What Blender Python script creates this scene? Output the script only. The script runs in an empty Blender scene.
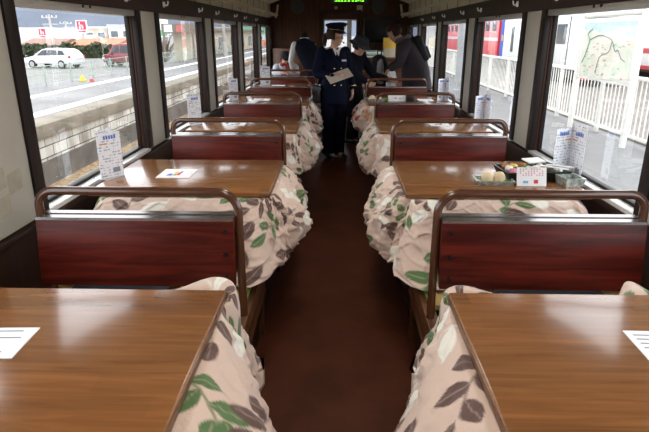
import bpy, bmesh, math, random
import numpy as np
from mathutils import Vector, Matrix, Euler, Quaternion

random.seed(7)
SC = bpy.context.scene
COL = SC.collection
PI = math.pi

# ------------------------------------------------------------------ materials
def new_mat(name):
    m = bpy.data.materials.new(name); m.use_nodes = True
    nt = m.node_tree
    b = nt.nodes['Principled BSDF']
    return m, nt, b

def N(nt, typ, **kw):
    n = nt.nodes.new(typ)
    for k, v in kw.items():
        if hasattr(n, k): setattr(n, k, v)
        else: n.inputs[k].default_value = v
    return n

def ramp(nt, stops):
    r = nt.nodes.new('ShaderNodeValToRGB')
    el = r.color_ramp.elements
    while len(el) > 1: el.remove(el[-1])
    el[0].position = stops[0][0]; el[0].color = (*stops[0][1], 1)
    for p, c in stops[1:]:
        e = el.new(p); e.color = (*c, 1)
    return r

def coords(nt, scale=(1, 1, 1), kind='Object'):
    tc = nt.nodes.new('ShaderNodeTexCoord')
    mp = nt.nodes.new('ShaderNodeMapping')
    mp.inputs['Scale'].default_value = scale
    nt.links.new(tc.outputs[kind], mp.inputs['Vector'])
    return mp.outputs['Vector']

def mat(name, col, rough=0.5, metal=0.0, var=0.12, scale=6.0, bump=0.0, bscale=60.0, spec=0.5, coat=0.0, stretch=(1, 1, 1), emit=None):
    """plain coloured material with gentle procedural variation and optional bump"""
    m, nt, b = new_mat(name)
    v = coords(nt, stretch)
    nz = N(nt, 'ShaderNodeTexNoise'); nz.inputs['Scale'].default_value = scale; nz.inputs['Detail'].default_value = 4
    nt.links.new(v, nz.inputs['Vector'])
    lo = tuple(max(0, c * (1 - var)) for c in col); hi = tuple(min(1, c * (1 + var)) for c in col)
    r = ramp(nt, [(0.3, lo), (0.7, hi)])
    nt.links.new(nz.outputs['Fac'], r.inputs['Fac'])
    nt.links.new(r.outputs['Color'], b.inputs['Base Color'])
    b.inputs['Roughness'].default_value = rough
    b.inputs['Metallic'].default_value = metal
    b.inputs['Specular IOR Level'].default_value = spec
    b.inputs['Coat Weight'].default_value = coat
    b.inputs['Coat Roughness'].default_value = 0.15
    if bump:
        n2 = N(nt, 'ShaderNodeTexNoise'); n2.inputs['Scale'].default_value = bscale; n2.inputs['Detail'].default_value = 5
        nt.links.new(v, n2.inputs['Vector'])
        bp = N(nt, 'ShaderNodeBump'); bp.inputs['Strength'].default_value = bump; bp.inputs['Distance'].default_value = 0.01
        nt.links.new(n2.outputs['Fac'], bp.inputs['Height']); nt.links.new(bp.outputs['Normal'], b.inputs['Normal'])
    if emit:
        b.inputs['Emission Color'].default_value = (*emit[0], 1); b.inputs['Emission Strength'].default_value = emit[1]
    return m

def wood(name, dark, light, stretch=(1.2, 14, 14), rough=0.35, coat=0.0, detail=8, planks=0.0, spec=0.5, bump=0.03):
    """grain along x in object space"""
    m, nt, b = new_mat(name)
    v = coords(nt, stretch)
    n1 = N(nt, 'ShaderNodeTexNoise'); n1.inputs['Scale'].default_value = 2.2; n1.inputs['Detail'].default_value = detail
    n1.inputs['Distortion'].default_value = 0.9
    nt.links.new(v, n1.inputs['Vector'])
    r = ramp(nt, [(0.32, dark), (0.5, tuple((a + c) / 2 for a, c in zip(dark, light))), (0.68, light)])
    nt.links.new(n1.outputs['Fac'], r.inputs['Fac'])
    out = r.outputs['Color']
    if planks:
        v2 = coords(nt, (1, 1, 1))
        bk = N(nt, 'ShaderNodeTexBrick')
        bk.offset = 0.37; bk.inputs['Scale'].default_value = 1.0
        bk.inputs['Mortar Size'].default_value = 0.0
        bk.inputs['Brick Width'].default_value = 0.42; bk.inputs['Row Height'].default_value = planks
        bk.inputs['Color1'].default_value = (0.74, 0.74, 0.74, 1); bk.inputs['Color2'].default_value = (1.14, 1.12, 1.1, 1)
        nt.links.new(v2, bk.inputs['Vector'])
        mx = N(nt, 'ShaderNodeMix'); mx.data_type = 'RGBA'; mx.blend_type = 'MULTIPLY'
        mx.inputs[0].default_value = 0.55
        nt.links.new(out, mx.inputs[6]); nt.links.new(bk.outputs['Color'], mx.inputs[7])
        out = mx.outputs[2]
    nt.links.new(out, b.inputs['Base Color'])
    b.inputs['Roughness'].default_value = rough
    b.inputs['Specular IOR Level'].default_value = spec
    b.inputs['Coat Weight'].default_value = coat; b.inputs['Coat Roughness'].default_value = 0.12
    bp = N(nt, 'ShaderNodeBump'); bp.inputs['Strength'].default_value = bump; bp.inputs['Distance'].default_value = 0.004
    nt.links.new(n1.outputs['Fac'], bp.inputs['Height']); nt.links.new(bp.outputs['Normal'], b.inputs['Normal'])
    return m

def glass_mat(name, tint=(0.95, 0.97, 0.97), refl=1.0):
    m = bpy.data.materials.new(name); m.use_nodes = True
    nt = m.node_tree; nt.nodes.clear()
    o = N(nt, 'ShaderNodeOutputMaterial')
    tr = N(nt, 'ShaderNodeBsdfTransparent'); tr.inputs['Color'].default_value = (*tint, 1)
    gl = N(nt, 'ShaderNodeBsdfGlossy'); gl.inputs['Roughness'].default_value = 0.01
    gl.inputs['Color'].default_value = (refl, refl, refl, 1)
    lw = N(nt, 'ShaderNodeLayerWeight'); lw.inputs['Blend'].default_value = 0.5
    pw = N(nt, 'ShaderNodeMath'); pw.operation = 'POWER'; pw.inputs[1].default_value = 4.0
    fr = N(nt, 'ShaderNodeMath'); fr.operation = 'MULTIPLY_ADD'; fr.inputs[1].default_value = 0.9; fr.inputs[2].default_value = 0.05
    nt.links.new(lw.outputs['Facing'], pw.inputs[0]); nt.links.new(pw.outputs[0], fr.inputs[0])
    mx = N(nt, 'ShaderNodeMixShader')
    nt.links.new(fr.outputs[0], mx.inputs[0]); nt.links.new(tr.outputs[0], mx.inputs[1]); nt.links.new(gl.outputs[0], mx.inputs[2])
    nt.links.new(mx.outputs[0], o.inputs['Surface'])
    return m

M = {}
M['table'] = wood('table_wood', (0.18, 0.069, 0.019), (0.285, 0.118, 0.036), (1.3, 16, 16), rough=0.24, planks=0.075, coat=0.5)
M['table_edge'] = wood('table_edge_wood', (0.10, 0.045, 0.018), (0.18, 0.085, 0.035), (1.5, 18, 18), rough=0.3)
M['redwood'] = wood('mahogany_panel', (0.036, 0.0045, 0.0030), (0.115, 0.0135, 0.0075), (1.0, 9, 13), rough=0.33, spec=0.18)
M['trim_gloss'] = mat('varnished_edge', (0.30, 0.27, 0.26), rough=0.18, metal=0.85, var=0.05)
M['rail'] = mat('brown_painted_tube', (0.085, 0.030, 0.013), rough=0.22, var=0.08, coat=0.6)
M['bench_wood'] = wood('bench_beam_wood', (0.060, 0.022, 0.008), (0.13, 0.052, 0.02), (12, 1.2, 12), rough=0.3, coat=0.2)
M['bench_dark'] = mat('bench_dark_wood', (0.02, 0.010, 0.006), rough=0.5)
M['mat_tan'] = mat('woven_seat_mat', (0.42, 0.29, 0.10), rough=0.8, bump=0.3, bscale=180, stretch=(1, 4, 1))
M['mat_green'] = mat('green_mat_edge', (0.14, 0.22, 0.04), rough=0.8)
M['bolt'] = mat('dark_bolt', (0.015, 0.012, 0.012), rough=0.35, metal=0.6)
M['cream'] = mat('cream_wall_panel', (0.43, 0.415, 0.36), rough=0.45, var=0.04, bump=0.03, bscale=200)
M['rackcream'] = mat('cream_rack_paint', (0.50, 0.44, 0.31), rough=0.4, var=0.06)
M['ceil'] = mat('ceiling_cream', (0.72, 0.68, 0.58), rough=0.5, var=0.03)
M['dkwood'] = wood('dark_wall_wood', (0.016, 0.0065, 0.004), (0.034, 0.013, 0.007), (8, 8, 1.2), rough=0.5, spec=0.2)
M['endwood'] = wood('end_partition_wood', (0.036, 0.0145, 0.0065), (0.078, 0.031, 0.014), (9, 9, 1.1), rough=0.5, spec=0.15)
M['band'] = mat('dark_header_band', (0.030, 0.014, 0.010), rough=0.5, var=0.15, spec=0.15)
M['frame'] = mat('window_frame_dark', (0.014, 0.009, 0.008), rough=0.45, var=0.1, spec=0.2)
M['frame_brown'] = mat('window_jamb_brown', (0.05, 0.020, 0.011), rough=0.45, var=0.1, spec=0.2)
M['alu'] = mat('grey_aluminium_rail', (0.42, 0.41, 0.38), rough=0.35, metal=0.5, var=0.05)
M['sill'] = mat('pale_window_sill', (0.60, 0.60, 0.58), rough=0.22, var=0.04, coat=0.3)
M['glass'] = glass_mat('window_glass')
M['floor'] = mat('brown_red_lino', (0.082, 0.024, 0.012), rough=0.5, spec=0.15, var=0.25, scale=4, bump=0.05, bscale=90)
M['white'] = mat('white_paint', (0.85, 0.85, 0.84), rough=0.4, var=0.03)
M['paper'] = mat('white_paper', (0.90, 0.91, 0.93), rough=0.6, var=0.02)
M['black'] = mat('black_plastic', (0.012, 0.012, 0.013), rough=0.35, var=0.1)
M['blk_cloth'] = mat('black_cloth', (0.012, 0.012, 0.014), rough=0.9, var=0.3, bump=0.2, bscale=120)

# ------------------------------------------------------------------ mesh helpers
class MB:
    """collects shapes into one bmesh -> one mesh object"""
    def __init__(self):
        self.bm = bmesh.new(); self.mats = []
    def mi(self, m):
        if m is None: return 0
        if m not in self.mats: self.mats.append(m)
        return self.mats.index(m)
    def _fin(self, verts, m, mtx=None):
        if mtx is not None: bmesh.ops.transform(self.bm, matrix=mtx, verts=verts)
        k = self.mi(m)
        fs = set()
        for v in verts:
            for f in v.link_faces: fs.add(f)
        for f in fs: f.material_index = k
        return verts
    def box(self, lo, hi, m=None, bev=0.0, mtx=None, seg=2):
        lo = Vector(lo); hi = Vector(hi)
        bm2 = bmesh.new()
        bmesh.ops.create_cube(bm2, size=1)
        bmesh.ops.transform(bm2, matrix=Matrix.Translation((lo + hi) / 2) @ Matrix.Diagonal((*(hi - lo), 1)), verts=bm2.verts)
        if bev > 0:
            bmesh.ops.bevel(bm2, geom=list(bm2.edges), offset=bev, segments=seg, profile=0.5, affect='EDGES')
        self.merge(bm2, m, mtx)
    def merge(self, bm2, m=None, mtx=None):
        if mtx is not None: bmesh.ops.transform(bm2, matrix=mtx, verts=bm2.verts)
        k = self.mi(m)
        vm = {v: self.bm.verts.new(v.co) for v in bm2.verts}
        for f in bm2.faces:
            try:
                nf = self.bm.faces.new([vm[v] for v in f.verts]); nf.material_index = k
            except ValueError: pass
        bm2.free()
    def poly(self, pts, m=None):
        vs = [self.bm.verts.new(p) for p in pts]
        f = self.bm.faces.new(vs); f.material_index = self.mi(m)
    def prism(self, pts, ax, a, b, m=None, mtx=None, bev=0.0):
        """2-D outline extruded along axis ax ('x','y','z') from a to b"""
        bm2 = bmesh.new()
        def P(p, t):
            if ax == 'x': return (t, p[0], p[1])
            if ax == 'y': return (p[0], t, p[1])
            return (p[0], p[1], t)
        A = [bm2.verts.new(P(p, a)) for p in pts]; B = [bm2.verts.new(P(p, b)) for p in pts]
        n = len(pts)
        bm2.faces.new(A[::-1]); bm2.faces.new(B)
        for i in range(n): bm2.faces.new([A[i], A[(i + 1) % n], B[(i + 1) % n], B[i]])
        bmesh.ops.recalc_face_normals(bm2, faces=bm2.faces)
        if bev: bmesh.ops.bevel(bm2, geom=list(bm2.edges), offset=bev, segments=2, profile=0.5, affect='EDGES')
        self.merge(bm2, m, mtx)
    def rings(self, rings, m=None, caps=True):
        k = self.mi(m)
        R = [[self.bm.verts.new(p) for p in r] for r in rings]
        for a, b in zip(R[:-1], R[1:]):
            n = len(a)
            for i in range(n):
                f = self.bm.faces.new([a[i], a[(i + 1) % n], b[(i + 1) % n], b[i]]); f.material_index = k
        if caps:
            f = self.bm.faces.new(R[0][::-1]); f.material_index = k
            f = self.bm.faces.new(R[-1]); f.material_index = k
    def tube(self, pts, rad, m=None, seg=10, smooth=1, ref=None, round_ends=False):
        """tube along points; rad: number, list of numbers, or list of (a,b) (a along ref)"""
        pts = [Vector(p) for p in pts]
        if not isinstance(rad, (list, tuple)): rad = [rad] * len(pts)
        rad = [(r, r) if not isinstance(r, (list, tuple)) else r for r in rad]
        if smooth > 1 and len(pts) > 2:
            P2, R2 = [], []
            n = len(pts)
            for i in range(n - 1):
                p0, p1, p2, p3 = pts[max(i - 1, 0)], pts[i], pts[i + 1], pts[min(i + 2, n - 1)]
                for j in range(smooth):
                    t = j / smooth
                    q = 0.5 * ((2 * p1) + (p2 - p0) * t + (2 * p0 - 5 * p1 + 4 * p2 - p3) * t * t + (-p0 + 3 * p1 - 3 * p2 + p3) * t ** 3)
                    P2.append(q)
                    s = t * t * (3 - 2 * t)
                    R2.append(tuple(rad[i][c] * (1 - s) + rad[i + 1][c] * s for c in (0, 1)))
            P2.append(pts[-1]); R2.append(rad[-1]); pts, rad = P2, R2
        if round_ends:
            d0 = (pts[0] - pts[1]).normalized(); d1 = (pts[-1] - pts[-2]).normalized()
            h0, h1 = min(rad[0]), min(rad[-1])
            pre = [(pts[0] + d0 * h0 * math.sin(a), tuple(r * max(math.cos(a), 0.12) for r in rad[0])) for a in (1.45, 1.05, 0.55)]
            post = [(pts[-1] + d1 * h1 * math.sin(a), tuple(r * max(math.cos(a), 0.12) for r in rad[-1])) for a in (0.55, 1.05, 1.45)]
            pts = [p for p, _ in pre] + pts + [p for p, _ in post]
            rad = [r for _, r in pre] + rad + [r for _, r in post]
        n = len(pts); T = []
        for i in range(n):
            a = pts[max(i - 1, 0)]; b = pts[min(i + 1, n - 1)]
            T.append((b - a).normalized())
        if ref is not None: u = Vector(ref)
        else: u = Vector((0, 0, 1)) if abs(T[0].z) < 0.9 else Vector((1, 0, 0))
        R = []
        for i in range(n):
            if ref is not None: u = Vector(ref)
            u = (u - T[i] * u.dot(T[i])).normalized()
            w = T[i].cross(u)
            R.append([pts[i] + u * rad[i][0] * math.cos(2 * PI * k / seg) + w * rad[i][1] * math.sin(2 * PI * k / seg) for k in range(seg)])
        self.rings(R, m)
    def cyl(self, c, r, h, m=None, ax='z', seg=20, r2=None, mtx=None):
        bm2 = bmesh.new()
        bmesh.ops.create_cone(bm2, cap_ends=True, segments=seg, radius1=r, radius2=r if r2 is None else r2, depth=h)
        rot = Matrix.Identity(4)
        if ax == 'x': rot = Matrix.Rotation(PI / 2, 4, 'Y')
        if ax == 'y': rot = Matrix.Rotation(-PI / 2, 4, 'X')
        bmesh.ops.transform(bm2, matrix=Matrix.Translation(c) @ rot, verts=bm2.verts)
        self.merge(bm2, m, mtx)
    def ball(self, c, r, m=None, seg=16, mtx=None, rot=None):
        if not isinstance(r, (list, tuple)): r = (r, r, r)
        bm2 = bmesh.new()
        bmesh.ops.create_uvsphere(bm2, u_segments=seg, v_segments=max(6, seg * 2 // 3), radius=1)
        t = Matrix.Translation(c) @ (rot if rot is not None else Matrix.Identity(4)) @ Matrix.Diagonal((*r, 1))
        bmesh.ops.transform(bm2, matrix=t, verts=bm2.verts)
        self.merge(bm2, m, mtx)
    def lathe(self, prof, c, m=None, seg=24):
        """prof: (r,z) list"""
        self.rings([[(c[0] + max(r, 1e-4) * math.cos(2 * PI * k / seg), c[1] + max(r, 1e-4) * math.sin(2 * PI * k / seg), c[2] + z) for k in range(seg)] for r, z in prof], m)
    def build(self, name, parent=None, m=None, smooth=35, loc=None, rot=None):
        bmesh.ops.recalc_face_normals(self.bm, faces=self.bm.faces)
        me = bpy.data.meshes.new(name)
        self.bm.to_mesh(me); self.bm.free()
        for x in (self.mats or [m]):
            if x is not None: me.materials.append(x)
        if m is not None and not self.mats and not me.materials: me.materials.append(m)
        if smooth:
            me.shade_smooth(); me.set_sharp_from_angle(angle=math.radians(smooth))
        o = bpy.data.objects.new(name, me); COL.objects.link(o)
        if parent is not None: o.parent = parent
        if loc is not None: o.location = loc
        if rot is not None: o.rotation_euler = rot
        return o

def empty(name, loc=(0, 0, 0), rz=0.0):
    o = bpy.data.objects.new(name, None); COL.objects.link(o)
    o.empty_display_size = 0.05
    o.location = loc; o.rotation_euler = (0, 0, rz)
    return o

def tag(o, label=None, cat=None, group=None, kind=None):
    if label: o['label'] = label
    if cat: o['category'] = cat
    if group: o['group'] = group
    if kind: o['kind'] = kind
    return o

def thing(name, label, cat, loc=(0, 0, 0), rz=0.0, group=None):
    return tag(empty(name, loc, rz), label, cat, group)

def struct(name, loc=(0, 0, 0)):
    return tag(empty(name, loc), kind='structure')

def children(o):
    return [c for c in COL.objects if c.parent == o]

def copy_thing(o, parent=None):
    c = o.copy(); COL.objects.link(c)
    if parent is not None: c.parent = parent
    for ch in children(o): copy_thing(ch, c)
    return c

def one_box(name, lo, hi, m, parent=None, bev=0.0, **k):
    b = MB(); b.box(lo, hi, m, bev); return b.build(name, parent, **k)

ORD = ['first', 'second', 'third', 'fourth', 'fifth', 'sixth']

# ------------------------------------------------------------------ camera
CZ = 1.55
PITCH = math.atan(182.5 / 540.0)
cam = bpy.data.cameras.new('camera'); camo = bpy.data.objects.new('camera', cam); COL.objects.link(camo)
cam.sensor_width = 36.0; cam.sensor_fit = 'HORIZONTAL'; cam.lens = 36.0 * 540.0 / 649.0
cam.clip_end = 3000; cam.clip_start = 0.02
camo.location = (0, 0, CZ)
_yaw = math.atan(14.5 / 540.0 * math.cos(PITCH))
camo.rotation_mode = 'XYZ'
camo.rotation_euler = (PI / 2 - PITCH, 0, _yaw)
SC.camera = camo

def at(px, py, d):
    """world point for image position at camera depth d (only used while laying the place out)"""
    h = (py - 33.5) * math.cos(PITCH) * d / 540.0
    return Vector(((px - 339) * d / 540.0, (d - h * math.sin(PITCH)) / math.cos(PITCH), CZ - h))
# ------------------------------------------------------------------ the carriage
W = 1.36                     # inner half width
Y0, Y1 = -2.2, 11.35         # carriage ends
PITCHY = 1.86
PIL = [4.03 + PITCHY * k for k in (-3, -2, 0, 1, 2, 3)]
PIL[1] = 2.125; PIL[0] = 0.22
PIL = [-1.64] + PIL + [11.30]
PW = 0.195                    # half width of a cream pillar
ZS, ZT = 0.765, 1.685         # window sill, window head

for _s, _n in ((-1, 'baseboard_left'), (1, 'baseboard_right')):
    one_box(_n, (min(_s * 0.415, _s * 0.45), Y0, 0), (max(_s * 0.415, _s * 0.45), Y1, 0.23), M['bench_dark'])['kind'] = 'structure'
one_box('floor', (-W - 0.12, Y0, -0.12), (W + 0.12, Y1 + 0.1, 0.0), M['floor'])['kind'] = 'structure'
b = MB()
sec = [(-W - 0.1, 1.95), (-W + 0.0, 2.10), (-1.0, 2.24), (-0.5, 2.31), (0, 2.33), (0.5, 2.31), (1.0, 2.24), (W, 2.10), (W + 0.1, 1.95), (W + 0.1, 2.45), (-W - 0.1, 2.45)]
b.prism(sec, 'y', Y0, Y1 + 0.1, M['ceil'])
b.build('ceiling')['kind'] = 'structure'

def side_wall(s, name):
    root = struct(name)
    T = 0.07
    def bx(lo, hi, m, nm, bev=0.0):
        lo = list(lo); hi = list(hi)
        xa, xb = s * lo[0], s * hi[0]
        return one_box(nm, (min(xa, xb), lo[1], lo[2]), (max(xa, xb), hi[1], hi[2]), m, root, bev)
    bx((W + 0.005, Y0, 0), (W + T, Y1, ZS - 0.02), M['dkwood'], 'lower_panel')
    bx((W - 0.02, Y0, ZS - 0.045), (W + 0.06, Y1, ZS - 0.018), M['dkwood'], 'sill_board', 0.004)
    bx((W - 0.01, Y0, ZT + 0.012), (W + T, Y1, 1.835), M['band'], 'header_band', 0.004)
    bx((W + 0.0, Y0, 1.835), (W + T, Y1, 2.2), M['rackcream'], 'upper_panel')
    for y in np.arange(Y0 + 0.2, Y1, 0.62):
        bx((W - 0.004, y, 1.83), (W + 0.01, y + 0.012, 2.14), M['band'], 'panel_seam')
    for k, y in enumerate(PIL):
        a, c = y - PW, y + PW
        if k == len(PIL) - 1: c = Y1
        if k == 0: a = Y0
        bx((W, a, ZS - 0.01), (W + T, c, ZT + 0.02), M['cream'], 'pillar_panel', 0.006)
    return root
side_wall(-1, 'wall_left'); side_wall(1, 'wall_right')

# windows: each bay between two pillars
FW = 0.07
wn = 0
for s in (-1, 1):
    for k in range(len(PIL) - 1):
        a = PIL[k] + PW; c = PIL[k + 1] - PW
        if c - a < 0.3: continue
        wn += 1
        w = struct('window_%d' % wn)
        def bx(nm, x0, x1, y0, y1, z0, z1, m, bev=0.003):
            xa, xb = s * x0, s * x1
            return one_box(nm, (min(xa, xb), y0, z0), (max(xa, xb), y1, z1), m, w, bev)
        g = 0.055
        bx('jamb', W - 0.012, W + 0.07, a - 0.03, a + FW * 0.8, ZS, ZT + 0.012, M['frame'])
        bx('jamb', W - 0.012, W + 0.025, c - FW * 0.6, c + 0.045, ZS, ZT + 0.012, M['frame'])
        bx('inner_jamb', W + 0.025, W + 0.04, c - FW * 0.65, c, ZS, ZT + 0.012, M['frame_brown'])
        bx('inner_jamb', W + 0.04, W + 0.07, c - FW * 0.75, c, ZS, ZT + 0.012, M['frame'])
        bx('head_rail', W + 0.0, W + 0.065, a, c, ZT - 0.026, ZT + 0.012, M['alu'])
        bx('bottom_rail', W + 0.04, W + 0.08, a, c, ZS - 0.02, ZS + 0.022, M['frame'])
        bx('sill', W - 0.012, W + 0.045, a + 0.02, c - 0.02, ZS - 0.018, ZS + 0.006, M['sill'])
        bx('latch', W - 0.006, W + 0.004, (a + c) / 2 - 0.05, (a + c) / 2 - 0.035, ZT - 0.005, ZT + 0.01, M['bolt'], 0)
        bx('latch', W - 0.006, W + 0.004, (a + c) / 2 + 0.035, (a + c) / 2 + 0.05, ZT - 0.005, ZT + 0.01, M['bolt'], 0)
        gb = MB(); x = s * (W + g)
        gb.poly([(x, a + 0.03, ZS), (x, c - 0.03, ZS), (x, c - 0.03, ZT), (x, a + 0.03, ZT)], M['glass'])
        gb.build('glass', w)

# slightly darker beige patches on the pillar beside the first bench
b = MB(); tm = mat('beige_patches', (0.36, 0.33, 0.26), 0.6, var=0.1, scale=30)
for y, z, sy, sz in ((2.06, 0.985, 0.09, 0.085), (2.165, 0.955, 0.10, 0.085), (2.07, 0.875, 0.08, 0.08)):
    b.poly([(-W + 0.0012, y - sy / 2, z - sz / 2), (-W + 0.0012, y + sy / 2, z - sz / 2 + 0.01), (-W + 0.0012, y + sy / 2, z + sz / 2 + 0.01), (-W + 0.0012, y - sy / 2, z + sz / 2)], tm)
b.build('beige_patches', bpy.data.objects['wall_left'])

# end partition with doorway
e = struct('wall_end')
DX0, DX1, DZ = -0.34, 0.38, 1.93
one_box('partition', (-W - 0.1, Y1, 0), (DX0, Y1 + 0.06, 2.4), M['endwood'], e)
one_box('partition', (DX1, Y1, 0), (W + 0.1, Y1 + 0.06, 2.4), M['endwood'], e)
one_box('partition', (DX0, Y1, DZ), (DX1, Y1 + 0.06, 2.4), M['endwood'], e)
for x in (-1.12, -0.74, 0.80, 1.12):
    one_box('panel_seam', (x, Y1 - 0.004, 0), (x + 0.014, Y1 + 0.01, 2.3), M['dkwood'], e)
one_box('wall_back', (-W - 0.1, Y0 - 0.06, 0), (W + 0.1, Y0, 2.4), M['endwood'])['kind'] = 'structure'
d = struct('door_1')
one_box('door_frame', (DX0 - 0.06, Y1 - 0.02, 0), (DX0 + 0.01, Y1 + 0.07, DZ + 0.06), M['dkwood'], d, 0.004)
one_box('door_frame', (DX1 - 0.01, Y1 - 0.02, 0), (DX1 + 0.06, Y1 + 0.07, DZ + 0.06), M['dkwood'], d, 0.004)
one_box('door_frame', (DX0, Y1 - 0.02, DZ - 0.01), (DX1, Y1 + 0.07, DZ + 0.06), M['dkwood'], d, 0.004)
b = MB()
b.box((DX0, Y1 + 0.02, 0), (DX1, Y1 + 0.05, 1.02), M['endwood'])
b.box((DX0, Y1 + 0.02, 1.80), (DX1, Y1 + 0.05, DZ), M['endwood'])
b.box((DX0, Y1 + 0.02, 1.02), (DX0 + 0.04, Y1 + 0.05, 1.80), M['endwood'])
b.box((DX1 - 0.04, Y1 + 0.02, 1.02), (DX1, Y1 + 0.05, 1.80), M['endwood'])
b.build('door_leaf', d)
one_box('window_bead', (DX0 + 0.035, Y1 + 0.012, 1.79), (DX1 - 0.035, Y1 + 0.05, 1.815), M['alu'], d)
one_box('window_bead', (DX0 + 0.035, Y1 + 0.012, 1.0), (DX0 + 0.055, Y1 + 0.05, 1.815), M['alu'], d)
one_box('mullion', (0.16, Y1 + 0.015, 1.0), (0.25, Y1 + 0.055, 1.81), M['alu'], d)
one_box('glass', (DX0 + 0.04, Y1 + 0.034, 1.02), (DX1 - 0.04, Y1 + 0.037, 1.80), M['glass'], d)
h = MB(); h.tube([(0.31, Y1 + 0.02, 0.92), (0.31, Y1 - 0.04, 0.92), (0.31, Y1 - 0.04, 1.0), (0.31, Y1 + 0.02, 1.0)], 0.009, M['alu']); h.build('door_handle', d)

# luggage racks
def rack(s, label):
    r = thing('luggage_rack', label, 'luggage rack', (s * W, 0, 1.84))
    for k, (x, z) in enumerate(((0.16, 0.055), (0.10, 0.045))):
        t = MB()
        pts = [(-s * x, Y0 + 0.05, z), (-s * x, 10.9, z), (-s * x, 11.12, z), (-s * (x - 0.05), 11.16, z)]
        t.tube(pts, 0.014 if k == 0 else 0.008, M['rackcream'], seg=10)
        t.build('rack_pipe', r)
    for y in [PIL[i] for i in range(1, 7)] + [11.2]:
        t = MB()
        t.prism([(-s * 0.004, 0.02), (-s * 0.165, 0.035), (-s * 0.17, 0.055), (-s * 0.1, 0.05), (-s * 0.004, 0.12)], 'y', y - 0.012, y + 0.012, M['rackcream'])
        t.build('bracket', r)
    t = MB()
    t.tube([(-s * 0.12, 11.2, 0.0), (-s * 0.15, 11.2, 0.12), (-s * 0.17, 11.2, 0.24)], 0.022, M['rackcream'])
    t.build('end_post', r)
rack(-1, 'cream pipe luggage rack along the left wall above the dark band')
rack(1, 'cream pipe luggage rack along the right wall above the dark band')

# coat hooks on the header bands
hk = None
for s in (-1, 1):
    side = 'left' if s < 0 else 'right'
    for k in range(1, 6):
        for dy in (-0.55, 0.55):
            y = (PIL[k] + PIL[k + 1]) / 2 + dy
            if hk is None:
                hk = thing('coat_hook', '', 'coat hook')
                t = MB(); t.box((0, -0.022, -0.02), (0.008, 0.022, 0.02), M['white'], 0.003); t.build('base_plate', hk)
                t = MB(); t.tube([(0.006, 0, 0.0), (0.028, 0, -0.006), (0.036, 0, 0.012), (0.036, 0, 0.024)], 0.006, M['white'], seg=8, smooth=4); t.build('prong', hk)
                o = hk
            else: o = copy_thing(hk)
            o.location = (s * (W - 0.012), y, 1.76)
            o.rotation_euler = (0, 0, 0 if s < 0 else PI)
            o['label'] = 'small white coat hook on the dark band above the %s-hand windows' % side
            o['group'] = 'coat hooks along the %s-hand window band' % side

# ------------------------------------------------------------------ benches
def make_bench():
    """double-sided bench; aisle on local +x, wall at local -x; origin on the floor below the back"""
    r = empty('bench')
    xa, xw = 0.395, -0.40           # aisle / wall end of the back (about its centre)
    for sgn in (-1, 1):
        p = MB()
        prof = [(sgn * 0.012, 0.85), (sgn * 0.046, 0.85), (sgn * 0.082, 0.578), (sgn * 0.055, 0.578)]
        p.prism(prof, 'x', xw, xa, M['redwood'], bev=0.003)
        o = p.build('back_panel', r)
        t = MB(); t.prism([(sgn * 0.010, 0.846), (sgn * 0.048, 0.846), (sgn * 0.047, 0.858), (sgn * 0.012, 0.858)], 'x', xw + 0.002, xa - 0.002, M['trim_gloss'])
        t.build('top_trim', o)
        for z in (0.805, 0.71, 0.62):
            yb = sgn * (0.046 + (0.85 - z) * 0.13)
            t = MB(); t.cyl((xa - 0.035, yb, z), 0.009, 0.012, M['bolt'], 'y', 12); t.build('bolt', o)
    # tube frame
    t = MB()
    def arc(cx, cz, R, a0, a1, n=7): return [(cx + R * math.cos(a0 + (a1 - a0) * i / n), 0, cz + R * math.sin(a0 + (a1 - a0) * i / n)) for i in range(n + 1)]
    zt = 0.955
    pts = [(xw - 0.0, 0, 0.30)] + arc(xw + 0.065, zt - 0.065, 0.065, PI, PI / 2) + arc(xa - 0.085 + 0.012, zt - 0.085, 0.085, PI / 2, 0) + [(xa + 0.012, 0, 0.22)]
    t.tube(pts, 0.0175, M['rail'], seg=14)
    t.build('hand_rail', r)
    for sgn in (-1, 1):
        st = MB(); y0, y1 = sorted((sgn * 0.075, sgn * 0.53))
        st.box((-0.52, y0, 0.395), (0.392, y1, 0.425), M['mat_tan'], 0.008)
        s_ = st.build('seat', r)
        g = MB(); g.box((0.376, y0 + 0.005, 0.409), (0.400, y1 - 0.005, 0.422), M['mat_green'], 0.002); g.build('mat_edge', s_)
        u = MB(); u.box((-0.50, y0 + 0.02, 0.34), (0.36, y1 - 0.02, 0.395), M['bench_dark']); u.build('seat_frame', r)
        k = MB(); k.box((-0.5, sgn * 0.42 - 0.012, 0.0), (0.30, sgn * 0.42 + 0.012, 0.34), M['bench_dark']); k.build('kick_board', r)
    bm_ = MB()
    prof = [(x_ + 0.022, z_) for x_, z_ in [(0.350, 0.23), (0.400, 0.23), (0.404, 0.25), (0.398, 0.262), (0.398, 0.30), (0.404, 0.312), (0.404, 0.345), (0.398, 0.357), (0.398, 0.375), (0.406, 0.385), (0.404, 0.405), (0.384, 0.408), (0.350, 0.40)]]
    bm_.prism(prof, 'y', -0.56, 0.56, M['bench_wood'])
    bm_.build('side_beam', r)
    for y in (-0.50, 0.50):
        l = MB(); l.box((0.385, y - 0.025, 0), (0.418, y + 0.025, 0.26), M['bench_wood'], 0.004); l.build('leg', r)
        l = MB(); l.box((-0.50, y - 0.025, 0), (-0.46, y + 0.025, 0.34), M['bench_dark'], 0.004); l.build('leg', r)
    return r

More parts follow.
